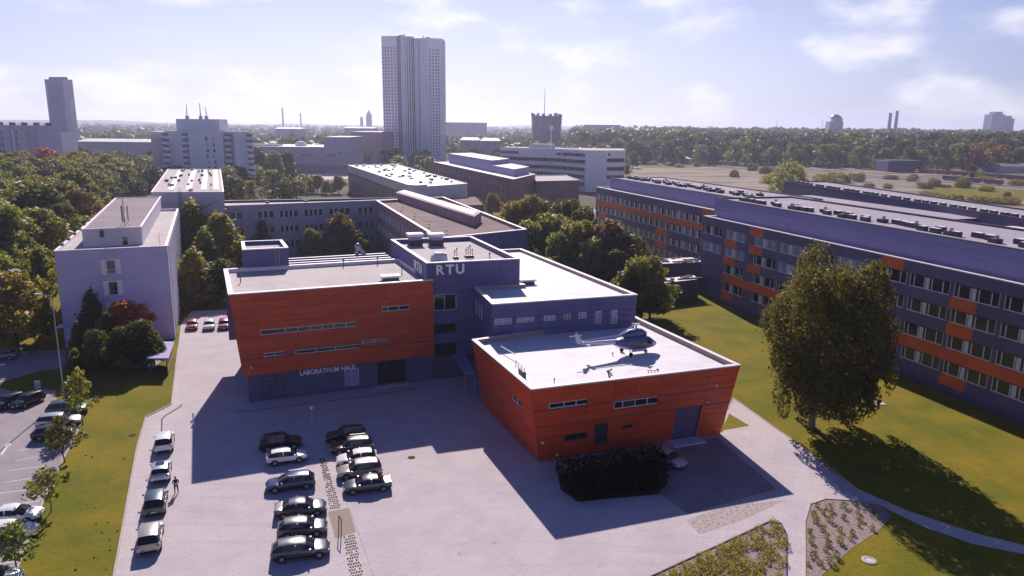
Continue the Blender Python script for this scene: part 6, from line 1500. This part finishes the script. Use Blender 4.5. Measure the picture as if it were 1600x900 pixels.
mb = MB(); mb.tube((-9.4, .1, 3.0), (-9.4, .3, 3.0), .09, .09, M['metal'], 8); [mb.box((-9.4 + cos(a) * .1, .3, 3.0), (.12 + abs(sin(a)) * .1, .03, .12 + 2.1 * abs(cos(a)) * .5), M['metal']) for a in (0,)]; mb.box((-9.4, .33, 3.0), (1.9, .03, .14), M['metal']); hpart(mb, 'tail_rotor')
mb = MB(); mb.tube((.1, 0, 3.25), (.1, 0, 3.75), .14, .10, M['metal'], 8); mb.tube((.1, 0, 3.68), (.1, 0, 3.85), .30, .26, M['heliwhite'], 10); hub = hpart(mb, 'rotor_hub')
for a in (0.2, 2.2, 4.3): mb = MB(); mb.box((.1 + cos(a) * .4, sin(a) * .4, 3.78), (.55, .16, .10), M['heliwhite'], a); hpart(mb, 'blade_grip', hub)
mb = MB(); mb.tube((-.1, .05, 3.72), (-2.6, .05, 2.55), .10, .09, M['heliwhite'], 6); mb.tube((-2.6, .05, 2.55), (-8.9, .05, 2.42), .10, .06, M['heliwhite'], 6); hpart(mb, 'folded_blade')
for sg in (1, -1):
    mb = MB(); q = [(1.55, sg * .99, 1.35), (2.25, sg * .925, 1.3), (2.15, sg * .80, 1.85), (1.5, sg * .86, 2.05)]; mb.hull([Vector(p) for p in q], [Vector(p) + Vector((0, sg * .03, 0)) for p in q], M['glass']); hpart(mb, 'cockpit_window')
    for x in (-.5, .5): mb = MB(); mb.box((x, sg * 1.005, 1.65), (.6, .04, .42), M['glass']); hpart(mb, 'cabin_window')
    mb = MB(); mb.tube((-1.3, sg * .7, .9), (-1.35, sg * 1.25, .3), .06, .05, M['darkmetal'], 6); mb.tube((-1.35, sg * 1.15, .28), (-1.35, sg * 1.35, .28), .28, .28, M['black'], 12); hpart(mb, 'landing_wheel')
mb = MB(); mb.tube((1.8, 0, .7), (1.85, 0, .25), .06, .05, M['darkmetal'], 6)
for sg in (1, -1): mb.tube((1.85, sg * .08, .2), (1.85, sg * .2, .2), .2, .2, M['black'], 10)
hpart(mb, 'nose_wheel')
mb = MB(); mb.tube((-1.2, -1.25, .75), (1.1, -1.25, .75), .16, .16, M['heliwhite'], 8); hpart(mb, 'side_tank')
mb = MB(); mb.tube((1.2, 1.15, .35), (2.6, 1.15, .30), .05, .05, M['darkmetal'], 5); mb.box((1.9, 1.15, .1), (1.0, .5, .2), M['darkmetal']); hpart(mb, 'wheel_chock')

# ================================================================== PERSON, LAMPS, SMALL THINGS
b = G(276, 771); per = thing('person', (b.x, b.y, 0), 'person in dark clothes standing beside the dark green car holding a controller', 'person', None, radians(-60))
SKV = [(0, 0, .95, .145), (0, 0, 1.12, .14), (0, 0, 1.32, .165), (0, 0, 1.46, .10), (.01, 0, 1.54, .055), (.02, 0, 1.64, .095), (.02, 0, 1.73, .085),
       (0, .19, 1.42, .062), (-.02, .27, 1.18, .048), (.24, .16, 1.12, .036), (.31, .11, 1.13, .032), (0, -.19, 1.42, .062), (-.02, -.27, 1.18, .048), (.24, -.16, 1.12, .036), (.31, -.11, 1.13, .032),
       (0, .10, .86, .105), (.02, .13, .50, .068), (-.02, .14, .09, .048), (.12, .15, .045, .042), (0, -.10, .86, .105), (.02, -.13, .50, .068), (-.02, -.14, .09, .048), (.12, -.15, .045, .042)]
SKE = [(0, 1), (1, 2), (2, 3), (3, 4), (4, 5), (5, 6), (2, 7), (7, 8), (8, 9), (9, 10), (2, 11), (11, 12), (12, 13), (13, 14), (0, 15), (15, 16), (16, 17), (17, 18), (0, 19), (19, 20), (20, 21), (21, 22)]
for sg, hi in ((1, 10), (-1, 14)):
    for f in range(4): SKV.append((.37 + .02 * (f in (1, 2)), sg * (.125 - .022 * f), 1.14 - .01 * f, .0095)); SKE.append((hi, len(SKV) - 1))
    SKV.append((.34, sg * .065, 1.17, .011)); SKE.append((hi, len(SKV) - 1))
me = bpy.data.meshes.new('body'); me.from_pydata([v[:3] for v in SKV], SKE, [])
pb = bpy.data.objects.new('body', me); C.objects.link(pb); pb.parent = per; pb.modifiers.new('skin', 'SKIN')
for i, v in enumerate(SKV): me.skin_vertices[0].data[i].radius = (v[3], v[3])
me.skin_vertices[0].data[0].use_root = True
s_ = pb.modifiers.new('sub', 'SUBSURF'); s_.levels = 1; s_.render_levels = 2
def cloth_x(t, c, vec, b_):
    sx = node(t, 'ShaderNodeSeparateXYZ'); t.links.new(vec, sx.inputs[0]); cr = node(t, 'ShaderNodeValToRGB'); cr.color_ramp.interpolation = 'CONSTANT'
    t.links.new(math_(t, 'DIVIDE', sx.outputs[2], 2.0), cr.inputs[0]); e = cr.color_ramp.elements; e[0].color = (.02, .018, .02, 1); e[1].position = .05; e[1].color = (.045, .05, .085, 1)
    for p_, c_ in ((.48, (.035, .032, .045)), (.755, (.45, .27, .20)),): k = e.new(p_); k.color = (*c_, 1)
    hand = math_(t, 'MULTIPLY', math_(t, 'GREATER_THAN', sx.outputs[0], .285), math_(t, 'GREATER_THAN', sx.outputs[2], .9))
    return mix(t, hand, cr.outputs[0], (.45, .27, .20))
pm = mat('clothing', (.04, .04, .06), .85, extra=cloth_x); me.materials.append(pm)
mb = MB(); mb.lathe((.0, 0, 1.70), [(.10, -.06), (.112, .02), (.085, .08), (0, .115)], M['darkmetal'], 12); hr_ = mb.build('hair', None, True, True); hr_.parent = per
hp = per.matrix_basis @ Vector((.36, 0, 1.12)) if False else Vector((b.x, b.y, 0)) + Matrix.Rotation(radians(-60), 3, 'Z') @ Vector((.40, 0, 1.13))
mb = MB(); mb.box((hp.x, hp.y, hp.z), (.13, .17, .05), M['metal'], radians(-60)); mb.box((hp.x + .03, hp.y - .05, hp.z + .09), (.02, .2, .13), M['lens'], radians(-60)); mb.tube((hp.x, hp.y, hp.z), (hp.x + .08, hp.y - .06, hp.z + .2), .01, .01, M['black'], 4)
tag(mb.build('remote_controller'), 'grey handheld remote controller held by the standing person', 'controller')
# tall street lamp by the parking lot
b = G(101, 622); lt = thing('street_lamp', (b.x, b.y, 0), 'tall thin grey street lamp at the edge of the parking lot', 'street lamp'); mb = MB(); mb.tube((b.x, b.y, 0), (b.x, b.y, 13.6), .11, .06, M['metal'], 8); mb.lathe((b.x, b.y, 0), [(.2, 0), (.2, .5), (.12, .6)], M['metal'], 8); mb.build('pole', lt)
mb = MB(); mb.tube((b.x, b.y, 13.5), (b.x - 1.1, b.y - .3, 13.9), .05, .05, M['metal'], 6); mb.build('arm', lt); mb = MB(); mb.box((b.x - 1.4, b.y - .36, 13.9), (.8, .3, .16), M['lens'], .25); mb.build('lamp_head', lt)
b = G(489, 682); lt = thing('plaza_lamp', (b.x, b.y, 0), 'short slim lamp post in the shaded plaza behind the black car', 'lamp post'); mb = MB(); mb.tube((b.x, b.y, 0), (b.x, b.y, 3.3), .06, .05, M['metal'], 8); mb.build('pole', lt); mb = MB(); mb.lathe((b.x, b.y, 3.3), [(.06, 0), (.2, .1), (.22, .28), (0, .38)], M['lens'], 10); mb.build('lamp_head', lt)
# sign board by the parking lot
b = G(62, 622); t = thing('sign_board', (b.x, b.y, 0), 'pale upright board standing at the driveway in the shade', 'sign'); mb = MB(); mb.tube((b.x, b.y, 0), (b.x, b.y, 1.2), .05, .05, M['metal'], 6); mb.build('post', t); mb = MB(); mb.box((b.x, b.y - .06, 1.6), (.75, .08, 1.5), M['winggrey']); mb.build('board', t)
# bicycle shelter
sh = [G(231, 588), G(266, 588), G(275, 560), G(241, 560)]; sh = [Vector((p.x, p.y)) for p in sh]; t = thing('bike_shelter', (sh[0].x, sh[0].y, 0), 'small shelter with flat slate roof and pale boarded side by the kerb', 'shelter')
mb = MB(); mb.hull([(*p, 2.5) for p in sh], [(*p, 2.68) for p in sh], M['slate2']); mb.build('roof', t)
for p in ring_inset(sh, .35): mb = MB(); mb.tube((*p, 0), (*p, 2.52), .06, .06, M['darkmetal'], 6); mb.build('post', t)
mb = MB(); a, c = ring_inset(sh, .3)[0], ring_inset(sh, .3)[3]; c2 = ring_inset(sh, .3)[2]
for k in range(8): mb.box((*((a + c) / 2), .35 + k * .27), ((c - a).length, .05, .22), M['darkmetal'], atan2((c - a).y, (c - a).x))
mb.build('side_boarding', t); r1, r2 = ring_inset(sh, .3)[1], ring_inset(sh, .3)[2]
for k in range(7): mb = MB(); mb.box((*r1.lerp(r2, .5), .4 + k * .3), ((r2 - r1).length, .05, .25), M['wood'], atan2((r2 - r1).y, (r2 - r1).x)); mb.build('board', t)
# black barrier posts on the gravel square
t = thing('barrier_frame', tuple(G(529, 836)), 'thin black post frame on the brown gravel square', 'barrier')
for q in ((529, 836), (533, 841)):
    b = G(*q); mb = MB(); mb.tube((b.x, b.y, 0), (b.x + .05, b.y + .2, 1.75), .045, .045, M['black'], 6); mb.build('post', t)
a, b = G(529, 836), G(533, 841); mb = MB(); mb.tube((a.x + .05, a.y + .2, 1.7), (b.x + .05, b.y + .2, 1.7), .04, .04, M['black'], 6); mb.build('top_bar', t)
# two bollards by the kerb
for k, q in enumerate(((302, 655), (303, 663))):
    b = G(*q); mb = MB(); mb.lathe((b.x, b.y, 0), [(.11, 0), (.11, .75), (.07, .82), (0, .83)], M['white'], 8); tag(mb.build('bollard'), ['white bollard farther along the shade edge', 'white bollard nearer along the shade edge'][k], 'bollard')
# clipped dark hedge before the front block
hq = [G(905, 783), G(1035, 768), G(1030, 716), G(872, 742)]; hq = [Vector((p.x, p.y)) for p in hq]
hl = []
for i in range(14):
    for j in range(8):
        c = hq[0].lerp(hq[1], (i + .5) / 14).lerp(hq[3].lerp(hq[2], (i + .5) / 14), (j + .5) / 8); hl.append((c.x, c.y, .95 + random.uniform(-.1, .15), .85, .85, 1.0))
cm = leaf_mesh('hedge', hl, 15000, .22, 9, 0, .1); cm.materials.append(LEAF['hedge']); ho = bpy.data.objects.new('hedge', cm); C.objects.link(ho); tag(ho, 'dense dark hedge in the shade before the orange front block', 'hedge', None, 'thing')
# planting: yellow green ground cover in the left bed, tufts in the gravel bed
cov = [G(*q) for q in ((1229, 930), (1226, 835), (1216, 820), (1203, 819), (1030, 902), (960, 940))]
gl_ = []
def inside(p, poly):
    c = False; n = len(poly)
    for i in range(n):
        a, b = poly[i], poly[i - 1]
        if (a.y > p.y) != (b.y > p.y) and p.x < (b.x - a.x) * (p.y - a.y) / (b.y - a.y) + a.x: c = not c
    return c
xs_, ys_ = [p.x for p in cov], [p.y for p in cov]; rows_d = (cov[4] - cov[3]).normalized()
while len(gl_) < 330:
    p = Vector((random.uniform(min(xs_), max(xs_)), random.uniform(min(ys_), max(ys_)), 0))
    if inside(p, cov):
        e = min((p - cov[4]).cross(rows_d).length, 9); dens = .95 if p.x < 20.0 else .40
        if random.random() < dens: s = random.uniform(.22, .42); gl_.append((p.x, p.y, s * .55, s, s, s * .85))
cm = leaf_mesh('low_shrubs', gl_, 17000, .15, 8, 0, .05); cm.materials.append(LEAF['lime']); o = bpy.data.objects.new('low_shrubs', cm); C.objects.link(o); tag(o, kind='stuff')
tm_ = leaf_mesh('tuft', [(0, 0, .25, .32, .32, .36), (.18, .1, .3, .2, .2, .3), (-.15, .12, .28, .2, .2, .3)], 170, .14, 5, 0, .2); tm_.materials.append(LEAF['dark'])
bed2 = [G(*q) for q in ((1262, 900), (1262, 820), (1270, 793), (1330, 787), (1380, 798), (1385, 806), (1366, 828), (1325, 856), (1282, 895))]
n_ = 0; rq = random.Random(3); bx0, bx1 = min(p.x for p in bed2), max(p.x for p in bed2); by0, by1 = min(p.y for p in bed2), max(p.y for p in bed2); used = []
while n_ < 30:
    p = Vector((rq.uniform(bx0, bx1), rq.uniform(by0, by1), 0))
    if inside(p, bed2) and all((p - q).length > 1.0 for q in used):
        used.append(p); o = bpy.data.objects.new('tuft_plant', tm_); C.objects.link(o); o.location = p; s = rq.uniform(.5, 1.05); o.scale = (s, s, s * 1.15); o.rotation_euler[2] = rq.uniform(0, 6)
        o.material_slots[0].link = 'OBJECT'; lf = rq.choice(['olive', 'green', 'brown', 'yellow', 'dark']); o.material_slots[0].material = LEAF[lf]
        tag(o, {'olive': 'olive', 'green': 'green', 'brown': 'brown', 'yellow': 'yellowish', 'dark': 'dark'}[lf] + ' tuft in the gravel bed, ' + ('nearest the kerb corner' if (p - bed2[2]).length < 4.5 else 'beside the narrow path' if p.x < bed2[0].x + 2.2 else 'on the lawn side' if p.x > bed2[0].x + 4.5 else 'in the middle'), 'plant', 'tufts in the gravel bed'); n_ += 1
# ================================================================== HAZE
hm = bpy.data.materials.new('haze'); hm.use_nodes = True; t = hm.node_tree; t.nodes.remove(t.nodes['Principled BSDF']); pv = node(t, 'ShaderNodeVolumePrincipled')
pv.inputs['Color'].default_value = (.72, .74, 1.0, 1); pv.inputs['Density'].default_value = .00016; pv.inputs['Anisotropy'].default_value = .6
t.links.new(pv.outputs[0], t.nodes['Material Output'].inputs['Volume'])
mb = MB(); mb.box((0, 200, 61.75), (16400, 15600, 126.5), hm); hz_ = mb.build('haze'); tag(hz_, kind='stuff')
